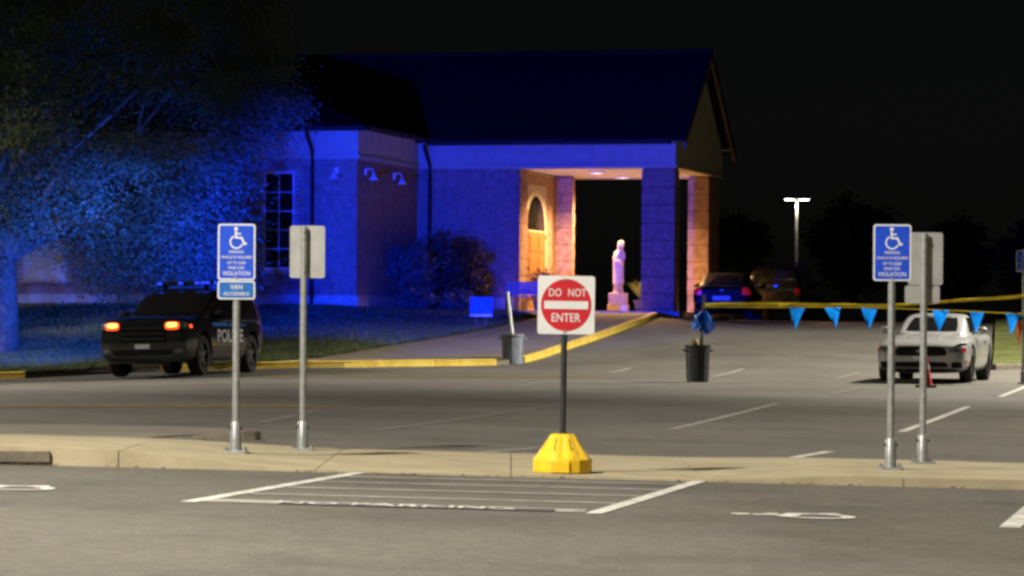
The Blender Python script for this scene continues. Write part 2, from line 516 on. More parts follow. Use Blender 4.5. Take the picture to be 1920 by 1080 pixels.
def ground_symbol(px, py, s, material, rotz):
    c = hit(px, py)
    ca, sa = math.cos(rotz), math.sin(rotz)
    m = MB()
    fn = lambda u, v, d: (c.x + u*ca - v*sa, c.y + u*sa + v*ca, G(c.x + u*ca - v*sa, c.y + u*sa + v*ca) + d)
    wheelchair(m, fn, .005, s, 1.7)
    m.build("painted_wheelchair_symbol", material, lot)
ground_symbol(1487, 968, .80, M_WHITEP, R(78))
ground_symbol(-8, 915, .80, M_WHITEP, R(78))
ground_line((1893, 990), (1990, 905), .13, M_WHITEP)
for p, q, wd, mm in [((866, 852), (1012, 840), .10, M_WORNP), ((1446, 866), (1556, 847), .10, M_WHITEP),
                     ((1260, 805), (1457, 757), .10, M_WORNP), ((1690, 810), (1815, 763), .10, M_WHITEP),
                     ((1876, 744), (1960, 705), .10, M_WHITEP), ((488, 792), (590, 771), .10, M_FAINTP),
                     ((700, 808), (1076, 754), .10, M_FAINTP), ((1144, 699), (1182, 690), .11, M_WORNP),
                     ((1336, 706), (1392, 692), .11, M_WORNP), ((1570, 709), (1612, 698), .11, M_FAINTP),
                     ((1560, 738), (1612, 727), .11, M_FAINTP), ((1740, 853), (1895, 858), .07, M_FAINTP),
                     ((960, 727), (1010, 718), .11, M_FAINTP), ((760, 838), (880, 842), .10, M_FAINTP)]:
    ground_line(p, q, wd, mm)
ground_line((-60, 760), (612, 761), 1.5, M_YBAND)  # wide faint yellowish band
ground_line((490, 707), (1130, 705), 1.7, M_YBANDF)  # second band, fainter

# ------------------------------------------------------------------ front concrete walk between the two rows
ISL_F, ISL_B = 24.45, 28.6
def isl_h(X):
    left = .125 * (1 - sst(X, -3.4, -1.35))
    right = .055 * sst(X, 1.5, 2.6)
    return .012 + left + right
walk = bpy.data.objects.new("sidewalk", None); COL.objects.link(walk); walk["kind"] = "structure"
walk.location = (0, ISL_F, 0)
def isl_top(X, Y):
    rear = .012 + (isl_h(X) - .012) * (1 - .55*sst(Y, ISL_F + 1.4, ISL_B))
    return G(X, Y) + rear
def slab(x0, x1, y0, y1, name, m_, z0=-.08, parent=walk, top=isl_top, nx=4, ny=4, g=.004):
    x0 += g; x1 -= g; y0 += g; y1 -= g
    V = []; Fc = []
    for j in range(ny+1):
        for i in range(nx+1):
            X = x0 + (x1-x0)*i/nx; Y = y0 + (y1-y0)*j/ny
            V.append((X, Y - ISL_F, top(X, Y)))
    nn = nx+1
    for j in range(ny):
        for i in range(nx):
            Fc.append((j*nn+i, j*nn+i+1, (j+1)*nn+i+1, (j+1)*nn+i))
    per = [i for i in range(nx+1)] + [j*nn+nx for j in range(1, ny+1)] + [ny*nn+i for i in range(nx-1, -1, -1)] + [j*nn for j in range(ny-1, 0, -1)]
    o = len(V)
    for p in per:
        X, Y = V[p][0], V[p][1] + ISL_F
        V.append((X, Y - ISL_F, G(X, Y) + z0))
    k = len(per)
    for i in range(k):
        Fc.append((per[i], o+i, o+(i+1) % k, per[(i+1) % k]))
    m = MB(); m.add(V, Fc)
    return m.build(name, m_, parent)
x = -9.0
while x < 9.0:
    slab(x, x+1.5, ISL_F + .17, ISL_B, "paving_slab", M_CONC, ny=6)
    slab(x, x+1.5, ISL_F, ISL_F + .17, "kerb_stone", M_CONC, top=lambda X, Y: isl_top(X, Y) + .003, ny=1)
    x += 1.5
# storm drain mouth in the kerb at the left
sd = at(40, 858, ISL_F)
mb = MB(); mb.box(-.75, .22, -.02, .02, .025, .105); mb.build("storm_drain_mouth", M_CONCD, walk, loc=(sd.x, -.008, G(sd.x, ISL_F)))
# low concrete nose behind the walk
n0, n1 = hit(300, 822), hit(488, 826)
nose = bpy.data.objects.new("kerb_nose", None); COL.objects.link(nose); nose["kind"] = "structure"; nose.location = (n1.x, n1.y, G(n1.x, n1.y))
poly = [(-.85, 0), (-.16, 0), (-.05, .05), (0, .14), (-.05, .23), (-.16, .28), (-.85, .28)]
MB().prism(poly, lambda u, v, d: (u, v, d if d < 0 else d*(1 + min(0, u + .2)*1.35)), -.05, .095).build("kerb_stone", M_CONCD, nose, bevel=.02)

ap = [hit(-80, 842), hit(150, 832), hit(330, 818), hit(440, 814), hit(440, 806), hit(330, 801), hit(150, 797), hit(-80, 796)]
V = []; Fc = []
for i in range(4):
    a_, b_ = ap[i], ap[7-i]
    for j in range(7):
        p = a_.lerp(b_, j/6); V.append((p.x, p.y, G(p.x, p.y) + .008))
for i in range(3):
    for j in range(6): Fc.append((i*7+j, (i+1)*7+j, (i+1)*7+j+1, i*7+j+1))
mb = MB(); mb.add(V, Fc); mb.build("concrete_apron", mat("apron_concrete", (.17, .152, .122), .9, col2=(.215, .192, .155), scale=1.5, bump=.2, bscale=40, spec=.2), kind="structure")

# ------------------------------------------------------------------ raised lawn and walkway behind the yellow kerb
kpix = [(-260, 716), (-120, 713), (48, 709), (175, 702), (300, 697), (490, 691.5), (650, 689), (810, 687), (932, 685)]
kp = [hit(*p) for p in kpix]
kp2 = [hit(*p) for p in [(985, 680), (1040, 664), (1100, 644), (1160, 623), (1215, 604), (1268, 592)]]
kline = [Vector((-45, kp[0].y - 1.5, 0))] + kp + kp2 + [Vector((5.3, 104, 0)), Vector((5.4, 114, 0))]
back = []
for i, p in enumerate(kline):
    t = i / (len(kline)-1)
    back.append(Vector((-58 + 60*t**1.1, 116 + 4*t, 0)))
NR = 46
def loft_ground(front, backl, dz, name, m_, inset=0.0):
    V = []; Fc = []
    # densify along the kerb
    Fp = []; Bp = []
    for i in range(len(front)-1):
        for k in range(4):
            t = k/4
            Fp.append(front[i].lerp(front[i+1], t)); Bp.append(backl[i].lerp(backl[i+1], t))
    Fp.append(front[-1]); Bp.append(backl[-1])
    n = len(Fp)
    for j in range(NR+1):
        t = (j/NR)**1.25
        for i in range(n):
            p = Fp[i].lerp(Bp[i], t)
            V.append((p.x, p.y, G(p.x, p.y) + dz))
    for j in range(NR):
        for i in range(n-1):
            Fc.append((j*n+i, j*n+i+1, (j+1)*n+i+1, (j+1)*n+i))
    m = MB(); m.add(V, Fc)
    return m.build(name, m_, smooth=True, kind="structure")
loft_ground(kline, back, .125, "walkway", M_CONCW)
lawnpix = [(430, 682), (520, 675), (600, 669), (700, 653), (790, 638), (860, 626), (925, 613), (980, 601), (1010, 594)]
lawn_f = [Vector((-45, kline[0].y + .25, 0))] + [p + Vector((0, .22, 0)) for p in kp[:5]] + [hit(*p, .14) for p in lawnpix]
lawn_b = []
for i in range(len(lawn_f)):
    t = i/(len(lawn_f)-1)
    lawn_b.append(Vector((-56 + 52*t**1.1, 112, 0)))
lawn = loft_ground(lawn_f, lawn_b, .15, "lawn", M_GRASSG)

# grass blades over the part of the lawn in view
gm_v = []; gm_f = []
rg = random.Random(3)
cnt = 0
while cnt < 60000:
    i = rg.randrange(1, len(lawn_f)-1); t = rg.random(); r = rg.random()**1.5 * .42
    p = lawn_f[i].lerp(lawn_f[i+1], t).lerp(lawn_b[i].lerp(lawn_b[i+1], t), r)
    if abs(p.x) > .175*p.y: continue
    z = G(p.x, p.y) + .145
    a = rg.uniform(0, 6.283); h = rg.uniform(.03, .085); wd = rg.uniform(.008, .016)
    lx, ly = rg.uniform(-.03, .03), rg.uniform(-.03, .03)
    o = len(gm_v)
    gm_v += [(p.x - wd*math.cos(a), p.y - wd*math.sin(a), z), (p.x + wd*math.cos(a), p.y + wd*math.sin(a), z), (p.x+lx, p.y+ly, z+h)]
    gm_f.append((o, o+1, o+2)); cnt += 1
m = MB(); m.v = gm_v; m.f = gm_f
g = m.build("grass", M_BLADE, kind="stuff")
g["label"] = "short mown grass on the bank before the building"; g["category"] = "grass"

# right hand grass bank
rb = [hit(1868, 694), hit(1935, 692), hit(2000, 690)]
front = [rb[0], rb[1], rb[2], Vector((45, rb[2].y, 0))]
backr = [hit(1868, 602), Vector((20, 99, 0)), Vector((30, 104, 0)), Vector((70, 110, 0))]
loft_ground([Vector((rb[0].x - .05, rb[0].y + .2, 0))] + front[1:], backr, .13, "grass_bank", mat("bank_grass", (.06, .07, .02), .9, col2=(.11, .115, .04), scale=1.2, bump=.5, spec=.1))  # yellower green than the lawn

def kerb_run(name, pts, material, stone=1.9, h=.135, wd=.17, skip=()):
    root = bpy.data.objects.new(name, None); COL.objects.link(root); root["kind"] = "structure"
    root.location = (pts[0].x, pts[0].y, G(pts[0].x, pts[0].y))
    L = [0]
    for i in range(len(pts)-1): L.append(L[-1] + (pts[i+1].xy - pts[i].xy).length)
    def pos(d):
        for i in range(len(pts)-1):
            if d <= L[i+1] or i == len(pts)-2:
                t = (d-L[i])/max(1e-6, L[i+1]-L[i])
                p = pts[i].xy.lerp(pts[i+1].xy, t); tt = (pts[i+1].xy-pts[i].xy).normalized()
                return p, Vector((-tt.y, tt.x))
    nst = max(1, round(L[-1]/stone))
    for k in range(nst):
        d0 = L[-1]*k/nst + .008; d1 = L[-1]*(k+1)/nst - .008
        V = []; Fc = []
        ns = 4
        for j in range(ns+1):
            p, nr = pos(d0 + (d1-d0)*j/ns)
            for off, zz in ((0, -.08), (.012, h-.025), (.035, h), (wd, h), (wd, -.08)):
                q = p + nr*off
                V.append((q.x - root.location.x, q.y - root.location.y, G(q.x, q.y) + zz - root.location.z))
        for j in range(ns):
            for q in range(4):
                a = j*5+q
                Fc.append((a, a+1, a+6, a+5))
        Fc.append((0,1,2,3,4)); Fc.append(tuple(ns*5+i for i in (4,3,2,1,0)))
        mb = MB(); mb.add(V, Fc); mb.build("kerb_stone", material, root)
    return root
KH = .145
kerb_run("yellow_kerb", [kline[0], kp[0], kp[1], kp[2]], M_YEL, h=KH, stone=3.0)
kerb_run("unpainted_kerb", kp[2:5], M_CONCD, h=.09, stone=2.6)
kerb_run("yellow_kerb", kp[4:], M_YEL, h=KH, stone=1.7)
kerb_run("unpainted_kerb", [kp[-1], kp2[0]], M_CONCD, h=.10, stone=1.2)
kerb_run("yellow_kerb", kp2, M_YEL, h=KH, stone=2.4)
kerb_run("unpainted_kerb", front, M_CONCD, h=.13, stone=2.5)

# ================================================================== BUILDING
PSI = R(14.5)
ZB = 1.4
bld = thing("brick_building", "brick building with pale frieze, dark gable roof and open entrance porch", "building",
            (4.8, 95.0, ZB), (0, 0, -PSI))
EAV, FRZ, BASE = 5.24, 4.35, -.45
WR, WF = -7.96, -6.16              # wing: right side plane and front plane
PD = 7.3                           # porch depth
def BW(a, b, z=0):                 # building coordinates to world
    return Vector((4.8 + a*math.cos(PSI) + b*math.sin(PSI), 95 - a*math.sin(PSI) + b*math.cos(PSI), ZB + z))

def part(name, m_, fnlist, smooth=False, parent=bld, bevel=0.0, kind=None):
    mb = MB()
    for f in fnlist: mb.box(*f)
    return mb.build(name, m_, parent, smooth=smooth, bevel=bevel, kind=kind)

def brick_panel(mb, o, u, n, length, z0, z1, holes=(), depth=.018, rng=random.Random(5)):
    """running bond; o=(a,b) start, u=unit dir, n=outward normal (2D)"""
    bl, bh, j = .203, .0575, .0105
    row = 0; z = z0
    while z + bh <= z1 + .001:
        s = -(bl+j)/2 if row % 2 else 0.0
        while s < length:
            a0, a1 = max(0.0, s), min(length, s+bl)
            if a1-a0 > .03 and not any(h[0] < a1 and h[1] > a0 and h[2] < z+bh and h[3] > z for h in holes):
                d = depth + rng.uniform(-.004, .004)
                V = []
                for zz in (z, z+bh):
                    for (s_, dd) in ((a0, 0), (a1, 0), (a1, d), (a0, d)):
                        V.append((o[0]+u[0]*s_+n[0]*dd, o[1]+u[1]*s_+n[1]*dd, zz))
                mb.add(V, [(3,2,6,7), (0,3,7,4), (2,1,5,6), (7,6,5,4), (0,1,2,3)])
            s += bl+j
        z += bh+j; row += 1

# solid wall cores (the mortar plane), then the bricks proud of it
WL = 24.0                          # how far the wing runs to the left
part("wall", M_MORTAR, [(WR-WL, WR, WF, 7.0, BASE, FRZ+.4)])
part("wall", M_MORTAR, [(WR+.002, -4.9, 0.0, PD, BASE, FRZ-.002)])
bk = MB()
win1 = (-2.72, -1.90, 1.25, 3.95)  # relative to wing corner
wins = [win1, (-10.1, -8.9, .95, 2.6)]
holes = [(WL + w_[0] - .08, WL + w_[1] + .08, w_[2] - .08, w_[3] + .08) for w_ in wins]
brick_panel(bk, (WR-WL+8, WF), (1,0), (0,-1), WL-8, .48, FRZ, [(h[0]-8, h[1]-8, h[2], h[3]) for h in holes])
bk.build("brickwork", M_BRICK, bld, kind="stuff")
bk = MB(); brick_panel(bk, (WR, WF), (0,1), (1,0), -WF, .48, FRZ); bk.build("brickwork", M_BRICK, bld, kind="stuff")
bk = MB(); brick_panel(bk, (WR, 0), (1,0), (0,-1), -4.9-WR+.05, .48, FRZ)
bk.build("brickwork", M_BRICK, bld, kind="stuff")
dh = [(1.25-.15, 3.75+.15, 0, 3.95)]
bk = MB(); brick_panel(bk, (-4.9, 0), (0,1), (1,0), PD, .02, FRZ-.01, dh); bk.build("brickwork", M_BRICK, bld, kind="stuff")

# base course, frieze with cornice and lip
part("base_course", M_STONE, [(WR-WL, WR+.06, WF-.07, WF-.001, BASE, .46), (WR+.001, WR+.07, WF-.0, -.0, BASE, .46)], bevel=.01)
part("base_course", M_STONE, [(WR+.075, -4.9, -.07, -.001, BASE, .46)], bevel=.01)
part("frieze", M_STUCCO, [(WR-WL, WR+.05, WF-.05, WF+.3, FRZ, EAV), (WR-.3, WR+.048, WF+.302, .0, FRZ, EAV)])
part("frieze", M_STUCCO, [(WR+.05, 0.03, -.05, .45, FRZ, EAV), (-.45, .028, .452, PD-.452, FRZ, EAV), (-4.9, 0.03, PD-.45, PD, FRZ, EAV)])
part("frieze_moulding", M_STUCCO, [(WR-WL, WR+.10, WF-.10, WF-.052, FRZ+.02, FRZ+.14), (WR+.052, WR+.10, WF-.05, -.12, FRZ+.02, FRZ+.14)], bevel=.01)
part("frieze_moulding", M_STUCCO, [(WR+.11, .08, -.10, -.052, FRZ-.0, FRZ+.12), (.032, .08, -.05, PD, FRZ, FRZ+.12)], bevel=.01)
part("ceiling", M_CEIL, [(-4.898, -.452, .452, PD-.452, FRZ+.02, FRZ+.12)])

# pillars: banded courses with recessed joints
def pillar(a0, a1, b0, b1, top=FRZ, z0=.08):
    root = MB(); root.box(a0+.03, a1-.03, b0+.03, b1-.03, z0-.3, top-.003)
    p = root.build("pillar", mat("raked_joint", (.05, .038, .03), .95, var=.2), bld)
    z = z0; hgt = .53
    while z < top-.02:
        z1 = min(top-.004, z+hgt-.022)
        bx = MB(); bx.box(a0+.012, a1-.012, b0+.012, b1-.012, z, z1)
        brick_panel(bx, (a0, b0+.012), (1,0), (0,-1), a1-a0, z, z1, depth=.012)
        brick_panel(bx, (a1-.012, b0), (0,1), (1,0), b1-b0, z, z1, depth=.012)
        bx.build("brick_band", M_BRICK, p)
        z += hgt
    return p
pillar(-1.0, 0.0, 0.0, .72)
pillar(-.66, 0.0, 5.3, 7.1)
pillar(-4.88, -4.30, 5.0, 5.3)
pillar(-4.88, -4.74, .0, 1.0)

# porch floor slab
part("porch_floor", M_STONE, [(-4.88, .25, -.45, PD+.3, BASE, .085)], bevel=.015)

# arched double door facing the porch (on the plane a = -4.9)
def DP(u, v, d): return (-4.9 + d, u, v)
dc, dw, dspring = 2.5, 1.25, 2.55
def arch(w_, z0, zs, rise, n=16):
    return [(dc-w_, z0), (dc+w_, z0), (dc+w_, zs)] + [(dc + w_*math.cos(math.pi*i/n), zs + rise*math.sin(math.pi*i/n)) for i in range(1, n)] + [(dc-w_, zs)]
doorset = MB().prism(arch(dw+.14, .09, dspring, 1.28), DP, .0, .03).build("door_surround", M_STONE, bld)
for s in (-1, 1):
    pl = [(dc + s*.012, .095), (dc + s*1.12, .095), (dc + s*1.12, dspring-.03), (dc + s*.012, dspring-.03)]
    d_ = MB().prism(pl, DP, .031, .075).build("door", M_DOOR, bld, bevel=.006)
    for z0, z1 in ((.25, .95), (1.1, 1.75), (1.9, 2.4)):
        MB().prism([(dc+s*.18, z0), (dc+s*.96, z0), (dc+s*.96, z1), (dc+s*.18, z1)], DP, .0755, .095).build("panel", M_DOOR, d_, bevel=.012)
    hd = MB(); hd.tube([DP(dc+s*.09, .9, .08), DP(dc+s*.09, .95, .14), DP(dc+s*.09, 1.35, .14), DP(dc+s*.09, 1.4, .08)], .015)
    hd.build("handle", M_TRIMD, d_, smooth=True)
    for z in (.35, 1.3, 2.3):
        MB().prism([(dc+s*1.10, z), (dc+s*1.14, z), (dc+s*1.14, z+.14), (dc+s*1.10, z+.14)], DP, .07, .09).build("hinge", M_TRIMD, d_)
fl = MB().prism(arch(1.1, dspring+.02, dspring+.05, 1.02), DP, .031, .05).build("fanlight", M_GLASS, bld)
for a in range(60, 180, 60):
    u, v = dc + 1.05*math.cos(R(a)), dspring + .04 + .98*math.sin(R(a))
    MB().tube([DP(dc, dspring+.05, .06), DP(u, v, .06)], .016, 6).build("glazing_bar", M_TRIMD, fl)

# windows of the wing
def window(w_, cols, rows, shade=False):
    a0, a1 = WR + w_[0], WR + w_[1]; z0, z1 = w_[2], w_[3]
    fr = MB(); t = .055
    y0, y1 = WF-.035, WF-.002
    fr.box(a0-t, a0, y0, y1, z0-t, z1+t); fr.box(a1, a1+t, y0, y1, z0-t, z1+t)
    fr.box(a0, a1, y0, y1, z1, z1+t); fr.box(a0, a1, y0, y1, z0-t, z0)
    wn = fr.build("window", M_WTRIM, bld)
    cw, rh = (a1-a0)/cols, (z1-z0)/rows
    for i in range(cols):
        for j in range(rows):
            MB().box(a0+i*cw+.012, a0+(i+1)*cw-.012, WF-.010, WF-.003, z0+j*rh+.012, z0+(j+1)*rh-.012).build(
                "pane", M_WTRIM if shade else M_GLASS, wn)
    for i in range(1, cols): MB().box(a0+i*cw-.0125, a0+i*cw+.0125, WF-.026, WF-.002, z0, z1).build("glazing_bar", M_WTRIM, wn)
    for j in range(1, rows): MB().box(a0, a1, WF-.024, WF-.0015, z0+j*rh-.0125, z0+j*rh+.0125).build("glazing_bar", M_WTRIM, wn)
    MB().box(a0-.12, a1+.12, WF-.11, WF-.002, z0-.17, z0-t-.002).build("sill", M_STONE, wn, bevel=.008)
window(wins[0], 2, 5); window(wins[1], 2, 3, True)  # second one is invented, its white panes throw back the blue light

# roofs
def roof_shell(name, quads, th=.12):
    mb = MB()
    for q in quads:
        n_ = len(q)
        mb.add([tuple(p) for p in q] + [(p[0], p[1], p[2]-th) for p in q],
               [tuple(range(n_)), tuple(range(2*n_-1, n_-1, -1))] + [(i, n_+i, n_+(i+1) % n_, (i+1) % n_) for i in range(n_)])
    return mb.build(name, M_ROOF, bld)
RZ, RB = 8.12, PD/2
ov = .38; sl = (RZ-EAV)/(RB+.0)
ez = EAV + .10 - ov*sl*.35
main_roof = roof_shell("roof", [[(-17, -ov, ez), (.42, -ov, ez), (.42, RB, RZ), (-17, RB, RZ)],
                    [(-17, PD+ov, ez), (.42, PD+ov, ez), (.42, RB+.001, RZ), (-17, RB+.001, RZ)]])
MB().tube([(-17, RB, RZ+.0), (.42, RB, RZ+.0)], .07, 8).build("ridge_cap", M_ROOF, main_roof)
# gable end, rake boards
gb = MB(); gb.prism([(0.0, EAV+.002), (PD, EAV+.002), (RB, RZ-.16)], lambda u, v, d: (d, u, v), -.02, .03).build("gable", M_STUCCO, bld)
for s in (0, 1):
    e_ = -ov if s == 0 else PD+ov
    q = [(e_, ez-.125), (e_, ez-.33), (RB, RZ-.34), (RB, RZ-.125)]
    MB().prism(q, lambda u, v, d: (d, u, v), .33, .40).build("rake_board", mat("brown_trim", (.12, .09, .06), .7, var=.1), bld)
MB().box(-.3, .40, PD+.01, PD+ov, EAV+.0, EAV+.05).build("eave_return", M_STUCCO, bld)
# hip roof of the wing
wl = WR-WL-1; wr = WR+ov; wf = WF-ov; wb = 7.0+ov; rb_ = (wf+wb)/2; hh = (rb_-wf)*.40; hz = EAV+.05
roof_shell("roof", [[(wl, wf, hz), (wr, wf, hz), (wr-(rb_-wf), rb_, hz+hh), (wl, rb_, hz+hh)],
                    [(wr, wf+.001, hz), (wr, wb, hz), (wr-(rb_-wf)+.001, rb_, hz+hh)],
                    [(wl, wb, hz), (wr, wb+.001, hz), (wr-(rb_-wf), rb_+.001, hz+hh), (wl, rb_+.001, hz+hh)]])
def gutter(p, q, nrm):
    prof = [(0, 0), (.12, 0.02), (.13, .13), (.11, .13), (.10, .04), (0, .03)]
    d = Vector(q)-Vector(p)
    V = []; n_ = len(prof)
    for e in (Vector(p), Vector(q)):
        for u, v in prof: V.append((e.x+nrm[0]*u, e.y+nrm[1]*u, e.z+v))
    Fc = [tuple(range(n_)), tuple(range(2*n_-1, n_-1, -1))] + [(i, (i+1) % n_, n_+(i+1) % n_, n_+i) for i in range(n_)]
    mb = MB(); mb.add(V, Fc); mb.build("gutter", M_TRIMD, bld)
gutter((-7.5, -ov-.01, ez-.20), (.0, -ov-.01, ez-.20), (0, -1))
gutter((wl+8, wf-.01, hz-.16), (wr, wf-.01, hz-.16), (0, -1))
gutter((wr+.01, wf, hz-.16), (wr+.01, -.5, hz-.16), (1, 0))
def downspout(a, bf, zt):
    mb = MB()
    pts = [(a, bf-.40, zt), (a, bf-.40, zt-.12), (a+.10, bf-.16, zt-.62), (a+.10, bf-.14, zt-.9), (a+.10, bf-.14, .1), (a+.10, bf-.30, -.02)]
    mb.tube(pts, .055, 8); mb.build("downspout", M_TRIMD, bld, smooth=True)
downspout(WR-1.38, WF, hz-.1)
downspout(-7.62, 0.0, ez-.15)

# gooseneck wall lamps, unlit
def wall_lamp(a, b, z, nrm, label):
    o = BW(a, b, z)
    t = thing("wall_lamp", label, "lamp", o, (0, 0, -PSI + math.atan2(nrm[0], -nrm[1])), "gooseneck lamps on the wing")
    t.scale = (.78, .78, .78)
    MB().prism([(.075*math.cos(R(k*30)), .14*math.sin(R(k*30))) for k in range(12)], lambda u, v, d: (u, -d, v), .0, .05).build("wall_plate", M_LAMPOFF, t)
    MB().tube([(0, -.04, .05), (0, -.16, .12), (0, -.28, .09), (0, -.33, -.02), (0, -.33, -.10)], .022, 8).build("arm", M_LAMPOFF, t, smooth=True)
    MB().lathe([(.035, 0), (.05, -.05), (.10, -.12), (.17, -.20), (.175, -.22), (.15, -.215), (.03, -.10)], (0, -.33, -.08), 18).build("lamp_shade", M_LAMPOFF, t, smooth=True)
wall_lamp(WR-.58, WF-.02, 4.02, (0, -1), "gooseneck wall lamp on the bright blue pilaster beside the corner")
wall_lamp(WR+.02, WF+.75, 4.02, (1, 0), "gooseneck wall lamp on the dim side wall, nearer the wing corner")
wall_lamp(WR+.02, WF+3.6, 4.02, (1, 0), "gooseneck wall lamp on the dim side wall, nearer the downspout")

# porch downlights
def ceiling_light(a, b, label, power):
    o = BW(a, b, FRZ+.02)
    t = thing("ceiling_light", label, "lamp", o, (0, 0, -PSI), "round downlights in the porch ceiling")
    MB().lathe([(.24, .0), (.25, -.05), (.20, -.06), (.19, -.02)], n=20).build("trim_ring", M_WTRIM, t, smooth=True)
    MB().lathe([(.185, -.021), (.185, -.035), (.08, -.05)], n=20).build("lens", M_LAMPW, t, smooth=True)
    lamp("porch_bulb", 'SPOT', (0, 0, -.12), power, (1.0, .56, .22), t, .12, R(150), .6)
    return t
ceiling_light(-2.96, 2.54, "glowing round downlight in the porch ceiling, nearer the front beam", P_PORCH)
ceiling_light(-2.87, 5.77, "glowing round downlight in the porch ceiling, farther back", P_PORCH)

def BG(a, b, dz=.15):              # a point on the ground beside the building
    p = BW(a, b); p.z = G(p.x, p.y) + dz
    return p

# ------------------------------------------------------------------ statue on its pedestal
def statue():
    base = BW(-2.25, 2.5, .087)
    t = thing("statue", "pale robed statue with bowed head on a square pedestal in the porch", "statue", base, (0, 0, R(-6)))
    MB().box(-.31, .31, -.28, .28, 0, .20).build("plinth", M_STAT, t, bevel=.015)
    MB().box(-.28, .28, -.25, .25, .2, .56).build("pedestal", M_PED, t, bevel=.015)
    MB().lathe([(.17, .56), (.17, .60), (.145, .64), (.14, .80), (.165, .84), (.165, .86)], n=20).build("pedestal_drum", M_PED, t, smooth=True)
    # robed body: elliptical sections rising, with folds
    V = []; Fc = []; n = 36
    secs = [(.86, .165, .145, 0, 0), (1.0, .155, .14, 0, 0), (1.25, .155, .135, .0, 0), (1.45, .16, .135, .0, 0), (1.62, .165, .135, .01, -.01),
            (1.76, .16, .125, .02, -.015), (1.84, .125, .105, .035, -.02), (1.89, .09, .085, .05, -.03), (1.94, .092, .095, .06, -.04),
            (2.01, .098, .105, .075, -.055), (2.09, .095, .10, .085, -.06), (2.15, .062, .07, .085, -.055), (2.17, .02, .02, .085, -.05)]
    for z, rx, ry, cx, cy in secs:
        for i in range(n):
            a = 2*math.pi*i/n
            fold = 1 + (.07*math.sin(a*9 + z*2.2) if z < 1.6 else .03*math.sin(a*7 + z*4) if z < 2.0 else 0)
            V.append((cx + rx*fold*math.cos(a), cy + ry*fold*math.sin(a), z))
    for j in range(len(secs)-1):
        for i in range(n):
            k = (i+1) % n
            Fc.append((j*n+i, j*n+k, (j+1)*n+k, (j+1)*n+i))
    Fc.append(tuple(range(n))[::-1]); Fc.append(tuple(range((len(secs)-1)*n, len(secs)*n)))
    mb = MB(); mb.add(V, Fc)
    b_ = mb.build("robed_figure", M_STAT, t, smooth=True)
    # arms folded over the breast, and the face under the veil
    ar = MB()
    ar.tube([(-.10, -.02, 1.80), (-.135, -.06, 1.64), (-.10, -.11, 1.50), (-.01, -.15, 1.58)], [.055, .05, .045, .03], 10)
    ar.tube([(.14, -.03, 1.80), (.165, -.07, 1.64), (.12, -.12, 1.50), (.02, -.155, 1.57)], [.055, .05, .045, .03], 10)
    ar.build("arms", M_STAT, b_, smooth=True)
    MB().lathe([(.01, -.085), (.05, -.06), (.068, .0), (.055, .06), (.01, .08)], (.115, -.115, 2.04), 14).build("face", M_STAT, b_, smooth=True)
    MB().tube([(.125, -.178, 2.065), (.13, -.197, 2.03), (.125, -.172, 2.02)], [.008, .016, .01], 6).build("nose", M_STAT, b_, smooth=True)
statue()

# ------------------------------------------------------------------ foliage helpers
def leaf_cloud(centres, per, spread, size, rng, flat=.8):
    V = []; Fc = []
    for c in centres:
        sp = spread*rng.uniform(.7, 1.25)
        for _ in range(per):
            p = Vector((rng.gauss(0, sp), rng.gauss(0, sp), rng.gauss(0, sp*flat))) + Vector(c)
            d = Vector((rng.gauss(0,1), rng.gauss(0,1), rng.gauss(-.25,.8))).normalized()
            s_ = d.cross(Vector((rng.gauss(0,1), rng.gauss(0,1), rng.gauss(0,1)))).normalized()
            l = size*rng.uniform(.65, 1.3); w_ = l*.36
            o = len(V)
            V += [p - d*l*.5, p + s_*w_, p + d*l*.5, p - s_*w_]
            Fc.append((o, o+1, o+2, o+3))
    m = MB(); m.v = [tuple(v) for v in V]; m.f = Fc
    return m

def grow(mb, p, d, length, r, depth, rng, tips, bend=.35, n=7):
    pts = [p]; rs = [r]
    q = Vector(p); dd = Vector(d).normalized()
    for k in range(4):
        dd = (dd + Vector((rng.uniform(-1,1), rng.uniform(-1,1), rng.uniform(-.5,.8)))*bend*.35).normalized()
        q = q + dd*length/4
        pts.append(q.copy()); rs.append(r*(1 - .14*(k+1)))
    mb.tube(pts, rs, n)
    if depth == 0:
        tips.append(q.copy()); tips.append(pts[2]); return
    for k in range(rng.choice((2, 3, 3))):
        nd = (dd + Vector((rng.uniform(-1,1), rng.uniform(-1,1), rng.uniform(-.45,.6)))*.85).normalized()
        st = pts[rng.choice((2, 3, 4, 4))]
        grow(mb, st, nd, length*rng.uniform(.62, .85), r*.52, depth-1, rng, tips, bend, max(5, n-1))

# the big broadleaf tree at the left
rt = random.Random(21)
tb = hit(12, 658, .15)
TR = (tb.x - .10, tb.y, tb.z - .05)
tree = thing("broadleaf_tree", "large leafy tree on the lawn left of the building, lit blue from below", "tree", TR)
tk = MB(); tips = []
tk.tube([(0,0,-.1), (.02,0,.25), (.05,.02,1.0), (.0,.0,2.2), (.1,.05,3.2)], [.50, .38, .33, .31, .30], 12)
for k in range(8):
    a = k*2*math.pi/8 + rt.uniform(-.3,.3)
    el = rt.choice((.18, .45, .9, 1.5))
    grow(tk, Vector((.05, .03, 2.1 + .16*k)), Vector((math.cos(a), math.sin(a), el)), rt.uniform(3.0, 3.7), .17, 2, rt, tips)
tk.build("trunk", M_BARK, tree, smooth=True)
CC, CR = Vector((-.2, .2, 6.9)), Vector((7.4, 6.6, 6.1))
cents = [t_ for t_ in tips if t_.z > 1.9 and not (t_.z < 5.2 and t_.x + TR[0] > -6.7)]
